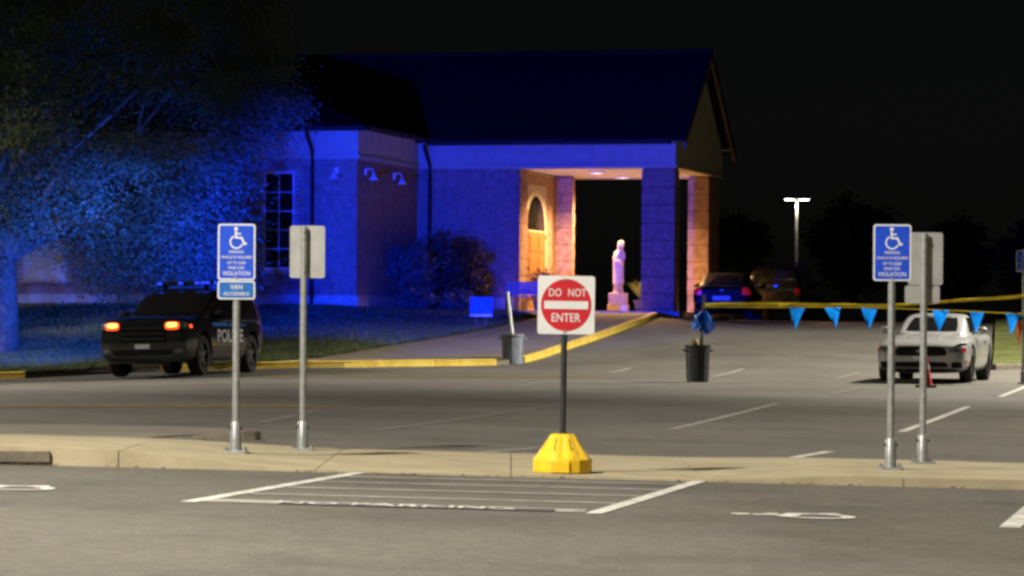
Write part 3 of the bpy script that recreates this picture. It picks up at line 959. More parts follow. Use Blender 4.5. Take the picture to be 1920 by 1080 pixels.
while len(cents) < 640:
    p = Vector((rt.gauss(0,1), rt.gauss(0,1), rt.gauss(0,1))).normalized()
    p = p * rt.uniform(.55, 1.0)**.5
    q = Vector((p.x*CR.x, p.y*CR.y, p.z*CR.z)) + CC
    # drooping skirt low on the sides
    if q.z < 1.7 + .10*(q.x**2+q.y**2)**.5: continue
    if q.z < 5.2 and q.x + TR[0] > -6.7: continue
    if -12.5 < q.x + TR[0] < -10.6 and q.z + TR[2] < 3.1: continue
    lump = math.sin(q.x*1.25+1) + math.sin(q.y*1.3+2) + math.sin(q.z*1.9 + .35*q.x)
    if lump < (.15 if q.z > 5.0 else -.75): continue
    cents.append(q)
for k in range(70):   # low hanging boughs at the right edge
    cents.append(Vector((rt.uniform(2.4, -6.8 - TR[0]), rt.uniform(-1, 6.5), rt.uniform(1.6, 3.6))))
leaf_cloud(cents, 330, .36, .085, rt).build("crown", M_LEAF, tree, kind="stuff")

def shrub(px, py, w_, h_, leafm, label, seed, stems=5, clear=.0, per=70, nc=60, size=.085, name="shrub", cat="shrub", dz=.14, group=None, base=None):
    rs_ = random.Random(seed)
    b = base if base is not None else hit(px, py, dz)
    t = thing(name, label, cat, b, (0,0,rs_.uniform(0,6)), group)
    st = MB()
    for k in range(stems):
        a = rs_.uniform(0, 6.28); r0 = rs_.uniform(.02, .16)*w_; r1 = rs_.uniform(.1, .38)*w_
        st.tube([(r0*math.cos(a), r0*math.sin(a), -.05), ((r0+r1)/2*math.cos(a+.2), (r0+r1)/2*math.sin(a+.2), h_*.35), (r1*math.cos(a), r1*math.sin(a), h_*.75)],
                [.035, .028, .012], 6)
    st.build("stem", M_BARK, t, smooth=True)
    cs = []
    while len(cs) < nc:
        p = Vector((rs_.uniform(-1,1), rs_.uniform(-1,1), rs_.uniform(-1,1)))
        if p.length > 1 or p.length < .35: continue
        z = h_*(clear + (1-clear)*(p.z*.5+.5))
        cs.append(Vector((p.x*w_/2*.92, p.y*w_/2*.92, z*.94)))
    leaf_cloud(cs, per, w_*.055 + .04, size, rs_).build("foliage", leafm, t, kind="stuff")
    return t
shrub(718, 572, 1.5, 2.15, M_LEAFB, "rounded shrub on bare pale stems beside the wing corner", 1, 5, .32, base=BG(-7.3, -3.0))
shrub(775, 572, 1.6, 2.4, M_LEAFB, "taller shrub in the middle of the clump before the wall", 2, 5, .18, base=BG(-7.0, -1.6))
shrub(845, 574, 1.95, 2.25, M_LEAFR, "broad bronze leaved shrub at the right of the clump", 4, 6, .05, nc=85, base=BG(-6.35, -1.2))
shrub(760, 577, 1.0, .65, M_LEAFB, "low grey green shrub at the foot of the clump", 5, 4, .0, nc=40, base=BG(-6.9, -3.3))
shrub(845, 578, 1.1, .55, M_LEAFB, "low spreading shrub in front of the bronze one", 6, 4, .0, nc=40, base=BG(-6.0, -2.5))

# planter with bright fern beside the statue
def planter(a, b, label, leafm, h_, kind_, spiky, seed, cat="plant"):
    t = thing(kind_, label, cat, BW(a, b, .087))
    MB().lathe([(.15, 0), (.17, .02), (.23, .30), (.25, .31), (.25, .35), (.21, .35), (.19, .27)], n=20).build("pot", M_POT, t, smooth=True)
    rs_ = random.Random(seed)
    if spiky:
        V = []; Fc = []
        for k in range(70):
            a_ = rs_.uniform(0, 6.28); ln = h_*rs_.uniform(.6, 1.1); out_ = rs_.uniform(.15, .75)*ln
            prev = None
            for j in range(6):
                q = j/5
                p = Vector((math.cos(a_)*out_*q, math.sin(a_)*out_*q, .3 + ln*(q - .38*q*q*out_/ln)))
                w_ = .030*(1-q)**.6 + .003
                sd_ = Vector((-math.sin(a_), math.cos(a_), 0))*w_
                V += [p-sd_, p+sd_]
                if j: o = len(V)-4; Fc.append((o, o+1, o+3, o+2))
        m_ = MB(); m_.v = [tuple(v) for v in V]; m_.f = Fc
        m_.build("fronds", leafm, t, kind="stuff")
    else:
        cs = [Vector((rs_.uniform(-.22,.22), rs_.uniform(-.22,.22), rs_.uniform(.4, h_))) for _ in range(26)]
        leaf_cloud(cs, 40, .09, .075, rs_).build("foliage", leafm, t, kind="stuff")
    return t
planter(-1.55, 2.6, "bright yellow green fern in a pot beside the statue", M_LEAFY, .75, "potted_fern", True, 31)
planter(-4.35, 1.05, "purple leaved plant in a pot beside the oak door", M_LEAFP, 1.15, "potted_plant", False, 32)
planter(-4.1, 4.7, "dark red plant in a pot before the far porch pillar", M_LEAFP, 1.05, "potted_plant", False, 33)

# bench before the porch
t = thing("bench", "slatted bench turned outward at the left side of the porch opening", "bench", BG(-4.15, -1.0, .126), (0, 0, -PSI))
for k in range(4): MB().box(-.78, .78, .17, .205, .52 + .095*k, .607 + .095*k).build("back_slat", M_BENCH, t, bevel=.006)
for k in range(4): MB().box(-.78, .78, -.30 + .115*k, -.20 + .115*k, .44, .47).build("seat_slat", M_BENCH, t, bevel=.006)
for s in (-.66, .66):
    lg = MB(); lg.box(s-.03, s+.03, -.28, -.23, 0, .438); lg.box(s-.031, s+.031, .206, .255, 0, .9); lg.box(s-.029, s+.029, -.229, .205, .38, .437)
    lg.build("leg", M_TRIMD, t)

# ================================================================== VEHICLES
M_DECAL = mat("door_decal", (.42, .42, .42), .5, var=.1)
def bake(o):
    dg = bpy.context.evaluated_depsgraph_get()
    me = bpy.data.meshes.new_from_object(o.evaluated_get(dg))
    return me

def loft_body(secs, prof_fn, level=2):
    rings = []
    for s_ in secs:
        half = prof_fn(s_)
        y = s_[0]
        ring = [(x_, y, z) for x_, z in half] + [(-x_, y, z) for x_, z in reversed(half[1:-1])]
        rings.append(ring)
    n = len(rings[0]); mb = MB()
    V = [p for r_ in rings for p in r_]
    Fc = []
    for j in range(len(rings)-1):
        for i in range(n):
            k = (i+1) % n
            Fc.append((j*n+i, j*n+k, (j+1)*n+k, (j+1)*n+i))
    Fc.append(tuple(range(n))[::-1]); Fc.append(tuple(range((len(rings)-1)*n, len(rings)*n)))
    mb.add(V, Fc)
    o = mb.build("tmp_body", None, smooth=True)
    m = o.modifiers.new("s", 'SUBSURF'); m.levels = level; m.render_levels = level
    return o

def body_profile(s_):
    y, w_, zb, zs, zt = s_
    return [(0, zb), (w_*.80, zb), (w_*.95, zb+.09), (w_, zb + (zs-zb)*.45), (w_*.985, zb + (zs-zb)*.80), (w_*.94, zs-.01), (w_*.74, zs + (zt-zs)*.65), (0, zt)]

def cabin_profile(s_):
    y, wb_, zb, wr_, zt = s_
    return [(0, zb), (wb_, zb), (wb_*.995, zb+.02), (wb_ + (wr_-wb_)*.55, zb + (zt-zb)*.55), (wr_*1.02, zb + (zt-zb)*.88), (wr_*.86, zb + (zt-zb)*.985), (wr_*.45, zt), (0, zt+.01)]

class Car:
    def __init__(c, name, label, cat, loc, rot, secs, csecs, paint, axles, wr, track, ww=.24, tilt=(0,0), group=None):
        c.t = thing(name, label, cat, loc, (tilt[0], tilt[1], rot), group)
        o = loft_body(secs, body_profile)
        cut = MB()
        for ay in axles:
            for s_ in (-1, 1):
                n = 28; V = []
                for xx in (s_*(track/2 - ww*.75), s_*(track/2 + .5)):
                    for i in range(n):
                        a = 2*math.pi*i/n
                        V.append((xx, ay + (wr+.065)*math.cos(a), wr + .02 + (wr+.065)*math.sin(a)))
                cut.add(V, [tuple(range(n))[::-1], tuple(range(n, 2*n))] + [(i, (i+1) % n, n+(i+1) % n, n+i) for i in range(n)])
        co = cut.build("tmp_cut", None)
        bm_ = o.modifiers.new("b", 'BOOLEAN'); bm_.operation = 'DIFFERENCE'; bm_.object = co; bm_.solver = 'EXACT'
        bpy.context.view_layer.update()
        me = bake(o)
        bpy.data.objects.remove(o); bpy.data.objects.remove(co)
        for p in me.polygons: p.use_smooth = True
        bm2 = bmesh.new(); bm2.from_mesh(me)
        for e in bm2.edges:
            if len(e.link_faces) == 2 and e.calc_face_angle(0) > R(35): e.smooth = False
        bm2.to_mesh(me); bm2.free()
        c.body = link("body", me, paint, c.t)
        o = loft_body(csecs, cabin_profile)
        bpy.context.view_layer.update()
        me2 = bake(o); bpy.data.objects.remove(o)
        for p in me2.polygons: p.use_smooth = True
        c.cabin = link("cabin", me2, paint, c.t)
        V = [v.co.copy() for v in me.vertices] + [v.co.copy() for v in me2.vertices]
        k = len(me.vertices)
        P = [tuple(p.vertices) for p in me.polygons] + [tuple(i+k for i in p.vertices) for p in me2.polygons]
        c.bvh = BVHTree.FromPolygons(V, P)
        for ay in axles:
            for s_ in (-1, 1): c.wheel(s_*track/2, ay, wr, ww, s_)
    def wheel(c, x, y, r, ww, s_, rimm=None):
        h = ww/2
        prof = [(r*.62, -h*.9), (r*.9, -h), (r*.985, -h*.72), (r, -h*.3), (r, h*.3), (r*.985, h*.72), (r*.9, h), (r*.62, h*.9)]
        n = 26; V = []; Fc = []
        for rr, q in prof:
            for i in range(n):
                a = 2*math.pi*i/n; V.append((q, rr*math.cos(a), rr*math.sin(a)))
        for j in range(len(prof)-1):
            for i in range(n):
                k = (i+1) % n; Fc.append((j*n+i, j*n+k, (j+1)*n+k, (j+1)*n+i))
        wh = bpy.data.objects.new("wheel", None); COL.objects.link(wh); wh.parent = c.t; wh.location = (x - s_*.02, y, r)
        mb = MB(); mb.add(V, Fc); mb.build("tyre", M_TYRE, wh, smooth=True)
        rm = MB()
        fx = lambda u, v, d: (s_*d, u, v)
        ring = [(r*.64*math.cos(2*math.pi*i/22), r*.64*math.sin(2*math.pi*i/22)) for i in range(22)]
        rm.prism(ring, fx, -.02, h*.35)
        rm.build("rim_barrel", M_PLBLK, wh)
        sp = MB()
        for k in range(5):
            a = 2*math.pi*k/5 + .3
            ca, sa = math.cos(a), math.sin(a)
            q = [(r*.10, -r*.10), (r*.62, -r*.13), (r*.62, r*.13), (r*.10, r*.10)]
            sp.prism([(u*ca - v*sa, u*sa + v*ca) for u, v in q], fx, h*.36, h*.62 + .002*k)
        sp.prism([(r*.17*math.cos(2*math.pi*i/14), r*.17*math.sin(2*math.pi*i/14)) for i in range(14)], fx, h*.36, h*.70)
        o_ = [(r*.66*math.cos(2*math.pi*i/24), r*.66*math.sin(2*math.pi*i/24)) for i in range(25)]
        tb_ = MB(); sp.tube([fx(u, v, h*.55) for u, v in o_], r*.035, 6)
        sp.build("rim", rimm or c.rim, wh)
    rim = None
    def cast(c, d, u, v):
        if d == 'front': o, dr = Vector((u, -6, v)), Vector((0, 1, 0))
        elif d == 'rear': o, dr = Vector((u, 6, v)), Vector((0, -1, 0))
        elif d == 'left': o, dr = Vector((4, u, v)), Vector((-1, 0, 0))
        elif d == 'right': o, dr = Vector((-4, u, v)), Vector((1, 0, 0))
        else: o, dr = Vector((u, v, 5)), Vector((0, 0, -1))
        h_, nrm, i_, ds = c.bvh.ray_cast(o, dr)
        return h_, nrm, dr
    def decal(c, name, d, quad, material, off=.006, rnd=0.0, nu=8, nv=6, parent=None, thick=.0):
        """quad: four (u,v) corners bottom-left, bottom-right, top-right, top-left laid on the body"""
        V = []; ok = []
        for j in range(nv+1):
            for i in range(nu+1):
                s_, t_ = i/nu, j/nv
                if rnd:
                    a_, b_ = 2*s_-1, 2*t_-1
                    s2 = a_*math.sqrt(max(0, 1 - rnd*b_*b_/2)); t2 = b_*math.sqrt(max(0, 1 - rnd*a_*a_/2))
                    s_, t_ = (s2+1)/2, (t2+1)/2
                q = [(quad[0][k]*(1-s_) + quad[1][k]*s_)*(1-t_) + (quad[3][k]*(1-s_) + quad[2][k]*s_)*t_ for k in (0, 1)]
                h_, nrm, dr = c.cast(d, *q)
                if h_ is None: V.append((0,0,0)); ok.append(False)
                else:
                    V.append(h_ - dr*off); ok.append(True)
        Fc = []
        n = nu+1
        for j in range(nv):
            for i in range(nu):
                f = (j*n+i, j*n+i+1, (j+1)*n+i+1, (j+1)*n+i)
                if all(ok[k] for k in f): Fc.append(f)
        if thick:   # closed shell, standing proud of the body
            m0 = len(V)
            h_, nrm, dr = c.cast(d, *quad[0])
            V = [Vector(v) for v in V]
            V2 = [v - dr*thick for v in V]
            V = V + V2
            top = [tuple(i + m0 for i in f) for f in Fc]
            per = [i for i in range(nu)] + [j*n+nu for j in range(nv)] + [nv*n+i for i in range(nu, 0, -1)] + [j*n for j in range(nv, 0, -1)]
            Fc = Fc + top + [(per[i], per[(i+1) % len(per)], per[(i+1) % len(per)]+m0, per[i]+m0) for i in range(len(per))]
        used = sorted({i for f in Fc for i in f}); mp = {k: i for i, k in enumerate(used)}
        mb = MB(); mb.add([V[k] for k in used], [tuple(mp[i] for i in f) for f in Fc])
        return mb.build(name, material, parent or c.t, smooth=True)
    def lettering(c, name, d, body, cu, cv, w_, h_, material, off=.008, mirror=False, slant=0.0):
        me = fit_text(body, w_, h_, .0, bold=.02)
        bm_ = bmesh.new(); bm_.from_mesh(me)
        bmesh.ops.subdivide_edges(bm_, edges=[e for e in bm_.edges if e.calc_length() > .08], cuts=2)
        for v in bm_.verts:
            u = cu + (-1 if mirror else 1)*(v.co.x + slant*v.co.y); q = cv + v.co.y
            hp, nrm, dr = c.cast(d, u, q)
            v.co = (hp - dr*off) if hp else Vector((0, 0, -1))
        bm_.to_mesh(me); bm_.free()
        return link(name, me, material, c.t)
    def mirror_pair(c, y, z, x, m_, s=1.0):
        for sg in (-1, 1):
            mb = MB()
            mb.add(*ellips((sg*(x+.11), y, z+.03), (.115*s, .06*s, .075*s)))
            mb.tube([(sg*(x-.08), y+.03, z-.03), (sg*(x+.08), y, z)], .03, 8)
            mb.build("wing_mirror", m_, c.t, smooth=True)

def ellips(c, r, n=12, m=8):
    V = []; Fc = []
    for j in range(1, m):
        b = math.pi*j/m - math.pi/2
        for i in range(n):
            a = 2*math.pi*i/n
            V.append((c[0] + r[0]*math.cos(b)*math.cos(a), c[1] + r[1]*math.cos(b)*math.sin(a), c[2] + r[2]*math.sin(b)))
    for j in range(m-2):
        for i in range(n):
            k = (i+1) % n; Fc.append((j*n+i, j*n+k, (j+1)*n+k, (j+1)*n+i))
    Fc.append(tuple(range(n))[::-1]); Fc.append(tuple(range((m-2)*n, (m-1)*n)))
    return V, Fc

SUV_SECS = [(-2.50, .84, .36, 1.02, 1.06), (-2.45, .93, .27, 1.11, 1.16), (-2.15, .985, .24, 1.14, 1.21), (-1.6, 1.0, .24, 1.15, 1.24),
            (-1.0, 1.0, .27, 1.13, 1.24), (0, 1.0, .27, 1.14, 1.20), (1.4, 1.0, .27, 1.15, 1.2), (2.1, .985, .30, 1.15, 1.2), (2.4, .93, .36, 1.12, 1.16), (2.48, .86, .44, 1.0, 1.04)]
SUV_CAB = [(-1.15, .86, 1.02, .74, 1.20), (-1.0, .91, 1.05, .77, 1.28), (-.55, .94, 1.05, .79, 1.56), (-.2, .95, 1.05, .80, 1.735), (.3, .95, 1.05, .80, 1.80),
           (1.3, .95, 1.05, .79, 1.80), (2.0, .94, 1.05, .77, 1.765), (2.34, .92, 1.05, .75, 1.68), (2.45, .88, 1.02, .76, 1.15)]

def police_suv(loc, rot, label, tilt=(0,0), front_lit=True):
    mb_front, mb_rear = (M_BLUEL, M_BLUEBACK) if front_lit else (M_LENS, M_PLBLK)
    Car.rim = M_RIMD
    c = Car("police_suv", label, "police car", loc, rot, SUV_SECS, SUV_CAB, M_CARBLK, (-1.53, 1.50), .405, 1.72, .26, tilt)
    c.decal("windshield", 'front', [(-.80, 1.25), (.80, 1.25), (.67, 1.71), (-.67, 1.71)], M_GLASS, .008, .25)
    c.decal("rear_window", 'rear', [(-.66, 1.22), (.66, 1.22), (.56, 1.56), (-.56, 1.56)], M_GLASS, .008, .25)
    for sd_ in ('left', 'right'):
        c.decal("side_window", sd_, [(-.72, 1.19), (.16, 1.19), (.16, 1.63), (-.22, 1.60)], M_GLASS, .008, .12)
        c.decal("side_window", sd_, [(.26, 1.19), (1.20, 1.19), (1.16, 1.62), (.26, 1.63)], M_GLASS, .008, .12)
        c.decal("side_window", sd_, [(1.30, 1.20), (2.02, 1.22), (1.90, 1.56), (1.28, 1.60)], M_GLASS, .008, .2)
        c.decal("blue_stripe", sd_, [(-1.02, .98), (1.02, .98), (1.02, 1.05), (-1.02, 1.06)], M_BLUE2, .006)
        c.decal("sill_cladding", sd_, [(-1.02, .33), (1.0, .33), (1.0, .46), (-1.02, .46)], mat("grey_cladding", (.06, .058, .055), .6, var=.15), .006)
        c.decal("rocker_panel", sd_, [(-1.02, .47), (1.0, .47), (1.0, .60), (-1.02, .60)], mat("lighter_black_paint", (.045, .042, .042), .4, var=.2), .006)  # lower door band a little lighter than the body paint
        for u in (.18, 1.10):
            c.decal("door_seam", sd_, [(u, .45), (u+.014, .45), (u+.014, 1.12), (u, 1.12)], M_PLBLK, .007, 0, 1, 6)
        for u in (-.02, .92):
            c.decal("door_handle", sd_, [(u-.10, 1.02), (u+.07, 1.02), (u+.07, 1.05), (u-.10, 1.05)], M_PLBLK, .0, .3, 4, 2, thick=.03)
    c.lettering("lettering", 'left', "POLICE", .02, .79, 1.6, .26, M_DECAL, slant=.12)
    c.lettering("lettering", 'right', "POLICE", .02, .79, 1.6, .26, M_DECAL, mirror=True, slant=.12)
    c.decal("grille", 'front', [(-.50, .68), (.50, .68), (.46, 1.02), (-.46, 1.02)], M_PLBLK, .006, .15)
    for k in range(3):
        z = .73 + .10*k
        c.decal("grille_bar", 'front', [(-.45, z), (.45, z), (.45, z+.025), (-.45, z+.025)], mat("dark_chrome", (.06, .06, .06), .3, .7, var=.1), .0, 0, 10, 1, thick=.02)
    c.decal("lower_intake", 'front', [(-.62, .42), (.62, .42), (.66, .54), (-.66, .54)], M_PLBLK, .006, .2)
    c.decal("licence_plate", 'front', [(-.155, .555), (.155, .555), (.155, .64), (-.155, .64)], M_PLATE, .0, 0, 4, 2, thick=.015)
    for s in (-1, 1):
        q = sorted([s*.56, s*.93])
        c.decal("headlight", 'front', [(q[0], .93), (q[1], .93), (q[1], 1.07), (q[0], 1.07)], M_LENS, .010, .35)
        q = sorted([s*.68, s*.86])
        c.decal("fog_lamp", 'front', [(q[0], .47), (q[1], .47), (q[1], .55), (q[0], .55)], M_LENS, .008, .8)
        if front_lit:
            q = sorted([s*.48, s*.79])
            l_ = c.decal("warning_light", 'front', [(q[0], .92), (q[1], .92), (q[1], 1.08), (q[0], 1.08)], M_AMBER2, .016, .6)
            q = sorted([s*.52, s*.74])
            c.decal("lit_core", 'front', [(q[0], .975), (q[1], .975), (q[1], 1.055), (q[0], 1.055)], M_AMBER, .022, .6, parent=l_)
        q = sorted([s*.70, s*.92])
        c.decal("tail_light", 'rear', [(q[0], .86), (q[1], .86), (q[1], 1.06), (q[0], 1.06)], M_LENSR, .010, .3)
    if front_lit:
        c.decal("side_marker", 'left', [(-2.30, .95), (-2.18, .95), (-2.18, 1.02), (-2.30, 1.02)], M_AMBER2, .012, .4)
    c.mirror_pair(-.72, 1.20, .93, M_PLBLK, 1.15)
    pb = MB(); pb.box(-.42, .42, -2.66, -2.61, .42, .90); pb.box(-.40, -.34, -2.61, -2.48, .46, .86); pb.box(.34, .40, -2.61, -2.48, .46, .86)
    # light bar on the roof
    lb = MB(); lb.prism(rrect(1.24, .26, .1), lambda u, v, d: (u, .12+v, d), 1.835, 1.915)
    lb.tube([(-.45, .12, 1.76), (-.45, .12, 1.84)], .04); lb.tube([(.45, .12, 1.76), (.45, .12, 1.84)], .04)
    bar = lb.build("light_bar", M_PLBLK, c.t, bevel=.01)
    for x_ in (-.52, -.06, .30, .42, .53):
        MB().box(x_-.045, x_+.045, -.035, -.012, 1.85, 1.90).build("strobe_lens", mb_front, bar)
    for x_ in (-.5, -.25, 0, .25, .5):
        MB().box(x_-.09, x_+.09, .252, .262, 1.85, 1.90).build("strobe_lens", mb_rear, bar)
    return c, bar

SUV_ROT = R(-14)
sp = hit(234, 709)
sx_, sy_ = sp.x + 1.135, sp.y + 1.337
suv, bar = police_suv((sx_, sy_, G(sx_, sy_)), SUV_ROT, "black police SUV with amber lamps glowing, parked beside the yellow kerb", (0, R(-1.5)))
suv.t.scale = (1.03, 1.03, 1.05)
lamp("blue_strobe_light", 'SPOT', (.5, .40, 1.88), P_BLUE, (.001, .020, 1.0), bar, .10, R(62), .8, target=(-.1, 10, 2.35))
lamp("blue_strobe_light", 'SPOT', (-.3, .40, 1.88), P_BLUE_TREE, (.02, .095, 1.0), bar, .10, R(84), 1.0, target=(-6.5, 8, 2.45))

# far police SUV behind the porch, its lights off
fp = at(1472, 588, 106)
police_suv((fp.x, fp.y, G(fp.x, fp.y)), R(166), "dark police SUV parked behind the navy sedan, seen from the rear", front_lit=False)

# ---- silver sports coupe
SP_SECS = [(-2.38, .74, .34, .64, .68), (-2.30, .86, .24, .74, .79), (-2.0, .915, .19, .82, .90), (-1.45, .94, .18, .87, .96), (-.8, .935, .18, .90, .99),
           (.2, .93, .18, .91, .95), (1.1, .95, .18, .95, .99), (1.7, .94, .20, .96, 1.02), (2.2, .89, .28, .95, 1.02), (2.36, .82, .36, .90, .96)]
SP_CAB = [(-.98, .72, .86, .60, .96), (-.80, .76, .88, .62, 1.02), (-.35, .80, .88, .62, 1.22), (.0, .82, .88, .60, 1.34), (.35, .82, .88, .59, 1.385), (.8, .82, .88, .58, 1.37),
          (1.25, .82, .90, .56, 1.26), (1.65, .80, .90, .56, 1.10), (1.9, .76, .90, .56, 1.00)]
Car.rim = M_RIM
mp = hit(1733, 719)
cs = Car("sports_coupe", "silver sports coupe parked facing the camera behind the traffic cone", "car", (mp.x + .50, mp.y + 2.0, G(mp.x + .50, mp.y + 2.0)), R(-15),
         SP_SECS, SP_CAB, M_CARSIL, (-1.42, 1.30), .345, 1.62, .25)
cs.decal("windshield", 'front', [(-.71, 1.01), (.71, 1.01), (.57, 1.335), (-.57, 1.335)], M_GLASS, .008, .25)
cs.decal("rear_window", 'rear', [(-.58, 1.06), (.58, 1.06), (.48, 1.30), (-.48, 1.30)], M_GLASS, .008, .25)
for sd_ in ('left', 'right'):
    cs.decal("side_window", sd_, [(-.52, .99), (.74, 1.01), (.70, 1.30), (-.02, 1.29)], M_GLASS, .008, .15)
    cs.decal("quarter_window", sd_, [(.84, 1.02), (1.34, 1.04), (.98, 1.22), (.82, 1.26)], M_GLASS, .008, .15)
    cs.decal("door_seam", sd_, [(-.66, .30), (-.645, .30), (-.645, .88), (-.66, .88)], M_PLBLK, .005, 0, 1, 6)
    cs.decal("door_seam", sd_, [(.70, .30), (.715, .30), (.715, .90), (.70, .90)], M_PLBLK, .005, 0, 1, 6)
    cs.decal("door_handle", sd_, [(.46, .80), (.62, .80), (.62, .83), (.46, .83)], M_CARSIL, .0, .3, 4, 2, thick=.03)
cs.decal("grille", 'front', [(-.53, .53), (.53, .53), (.47, .72), (-.47, .72)], M_PLBLK, .008, .35, 12, 6)
em = cs.decal("emblem", 'front', [(-.09, .60), (.09, .60), (.09, .655), (-.09, .655)], M_RIM, .0, .4, 4, 3, thick=.03)
cs.decal("lower_intake", 'front', [(-.56, .315), (.56, .315), (.50, .42), (-.50, .42)], M_PLBLK, .008, .35, 12, 6)
cs.decal("front_splitter", 'front', [(-.74, .225), (.74, .225), (.74, .265), (-.74, .265)], M_PLBLK, .0, 0, 12, 1, thick=.03)
cs.decal("licence_plate", 'front', [(-.15, .45), (.15, .45), (.15, .53), (-.15, .53)], M_PLATE, .0, 0, 4, 2, thick=.015)
for s in (-1, 1):
    q = sorted([s*.55, s*.83])
    hl = cs.decal("headlight", 'front', [(q[0], .60 if s > 0 else .63), (q[1], .63 if s > 0 else .60), (q[1], .72), (q[0], .72)], M_LENS, .010, .3)
    q2 = sorted([s*.575, s*.66]); cs.decal("projector", 'front', [(q2[0], .625), (q2[1], .625), (q2[1], .705), (q2[0], .705)], M_RIM, .016, 1.0, parent=hl)
    q3 = sorted([s*.80, s*.865]); cs.decal("turn_signal", 'front', [(q3[0], .61), (q3[1], .61), (q3[1], .70), (q3[0], .70)], M_LENSR, .014, .3, parent=hl)
    q = sorted([s*.60, s*.80])
    cs.decal("fog_pocket", 'front', [(q[0], .29), (q[1], .29), (q[1], .42), (q[0], .42)], M_PLBLK, .008, .4)
    q = sorted([s*.84, s*.895])
    cs.decal("side_marker", 'front', [(q[0], .38), (q[1], .38), (q[1], .44), (q[0], .44)], M_LENSR, .008, .4)
    q = sorted([s*.40, s*.82])
    cs.decal("tail_light", 'rear', [(q[0], .76), (q[1], .76), (q[1], .90), (q[0], .90)], M_LENSR, .010, .2)
    q = sorted([s*.26, s*.285])
    cs.decal("hood_crease", 'top', [(q[0], -2.0), (q[1], -2.0), (q[1]*1.5, -.95), (q[0]*1.5, -.95)], M_CARSIL, .0, 0, 2, 8, thick=.012)
cs.mirror_pair(-.52, 1.0, .86, M_CARSIL, 1.05)

# ---- navy sedan by the porch, seen from behind
SD_SECS = [(-2.36, .72, .40, .66, .70), (-2.28, .84, .28, .74, .80), (-1.9, .90, .21, .82, .90), (-1.3, .92, .20, .88, .97), (-.7, .92, .20, .92, 1.0),
           (.4, .92, .20, .94, 1.0), (1.3, .92, .21, .97, 1.02), (1.9, .90, .24, 1.0, 1.06), (2.25, .86, .32, 1.0, 1.06), (2.36, .80, .42, .94, .98)]
SD_CAB = [(-.95, .76, .88, .64, .98), (-.7, .80, .90, .66, 1.08), (-.2, .83, .90, .66, 1.33), (.2, .84, .90, .65, 1.43), (.7, .84, .90, .64, 1.45), (1.2, .83, .92, .62, 1.37), (1.6, .81, .94, .61, 1.22), (1.95, .78, .96, .62, 1.07)]
dp = at(1357, 596, 99)
cd = Car("dark_sedan", "navy sedan with red tail lamps parked beside the far porch pillar", "car", (dp.x, dp.y - 2.2, G(dp.x, dp.y - 2.2)), R(171), SD_SECS, SD_CAB, M_CARDRK, (-1.42, 1.38), .335, 1.58, .23)
cd.decal("rear_window", 'rear', [(-.62, 1.09), (.62, 1.09), (.52, 1.36), (-.52, 1.36)], M_GLASS, .008, .2)
cd.decal("windshield", 'front', [(-.64, 1.06), (.64, 1.06), (.54, 1.36), (-.54, 1.36)], M_GLASS, .008, .2)
for sd_ in ('left', 'right'):
    cd.decal("side_window", sd_, [(-.42, 1.0), (.30, 1.01), (.30, 1.34), (-.05, 1.33)], M_GLASS, .008, .12)
    cd.decal("side_window", sd_, [(.38, 1.01), (1.32, 1.03), (1.05, 1.29), (.38, 1.34)], M_GLASS, .008, .12)
for s in (-1, 1):
    q = sorted([s*.60, s*.86])
    cd.decal("tail_light", 'rear', [(q[0], .76), (q[1], .76), (q[1], .98), (q[0], .98)], mat("lit_tail_lens", (.4, .01, .015), .3, emit=(1, .02, .03), estr=.18), .010, .3)
    q = sorted([s*.56, s*.82])
    cd.decal("headlight", 'front', [(q[0], .62), (q[1], .62), (q[1], .72), (q[0], .72)], M_LENS, .010, .3)
    q = sorted([s*.66, s*.80])
    cd.decal("reflector", 'rear', [(q[0], .50), (q[1], .50), (q[1], .54), (q[0], .54)], M_LENSR, .008, .2)
cd.decal("licence_plate", 'rear', [(-.26, .60), (.26, .60), (.26, .73), (-.26, .73)], M_PLATE, .0, 0, 4, 2, thick=.015)
cd.decal("emblem", 'rear', [(-.06, .86), (.06, .86), (.06, .93), (-.06, .93)], M_RIM, .0, 1.0, 4, 3, thick=.02)
cd.mirror_pair(-.38, 1.02, .88, M_CARDRK, 1.0)

# ================================================================== SIGNS
def XZ(u, v, d): return (u, -d, v)          # sign plane facing the camera, d towards it

def sign_post(t, h, r=.030, z0=0.0):
    """round galvanised post in a flared bolted socket"""
    MB().tube([(0, .03, z0+.10), (0, .03, z0+h)], r, 14).build("post", M_GALV, t, smooth=True)
    so = MB().lathe([(.062, 0), (.062, .012), (.052, .016), (.047, .05), (.043, .24), (.036, .25), (.033, .25)], (0, .03, z0), 16).build("socket", M_GALV, t, smooth=True)
    fo = MB().prism(rrect(.20, .16, .03), lambda u, v, d: (u, .03+v, z0+d), -.03, .016).build("base_plate", M_GALV, so, bevel=.003)
    for sx in (-1, 1):
        for sy in (-1, 1):
            MB().lathe([(.013, .015), (.013, .032), (.007, .033), (.007, .045)], (sx*.078, .03+sy*.055, z0), 6).build("bolt", M_GALV, so)
    MB().tube([(-.055, .03, z0+.20), (.055, .03, z0+.20)], .011, 6).build("set_screw", M_TRIMD, so)

def put_text(parent, body, cx, cz, w_, h_, m_, d, name="lettering"):
    me = fit_text(body, w_, h_, .0006, bold=.008)
    for v in me.vertices:
        u, q, e = v.co
        v.co = XZ(cx+u, cz+q, d+e)
    return link(name, me, m_, parent)

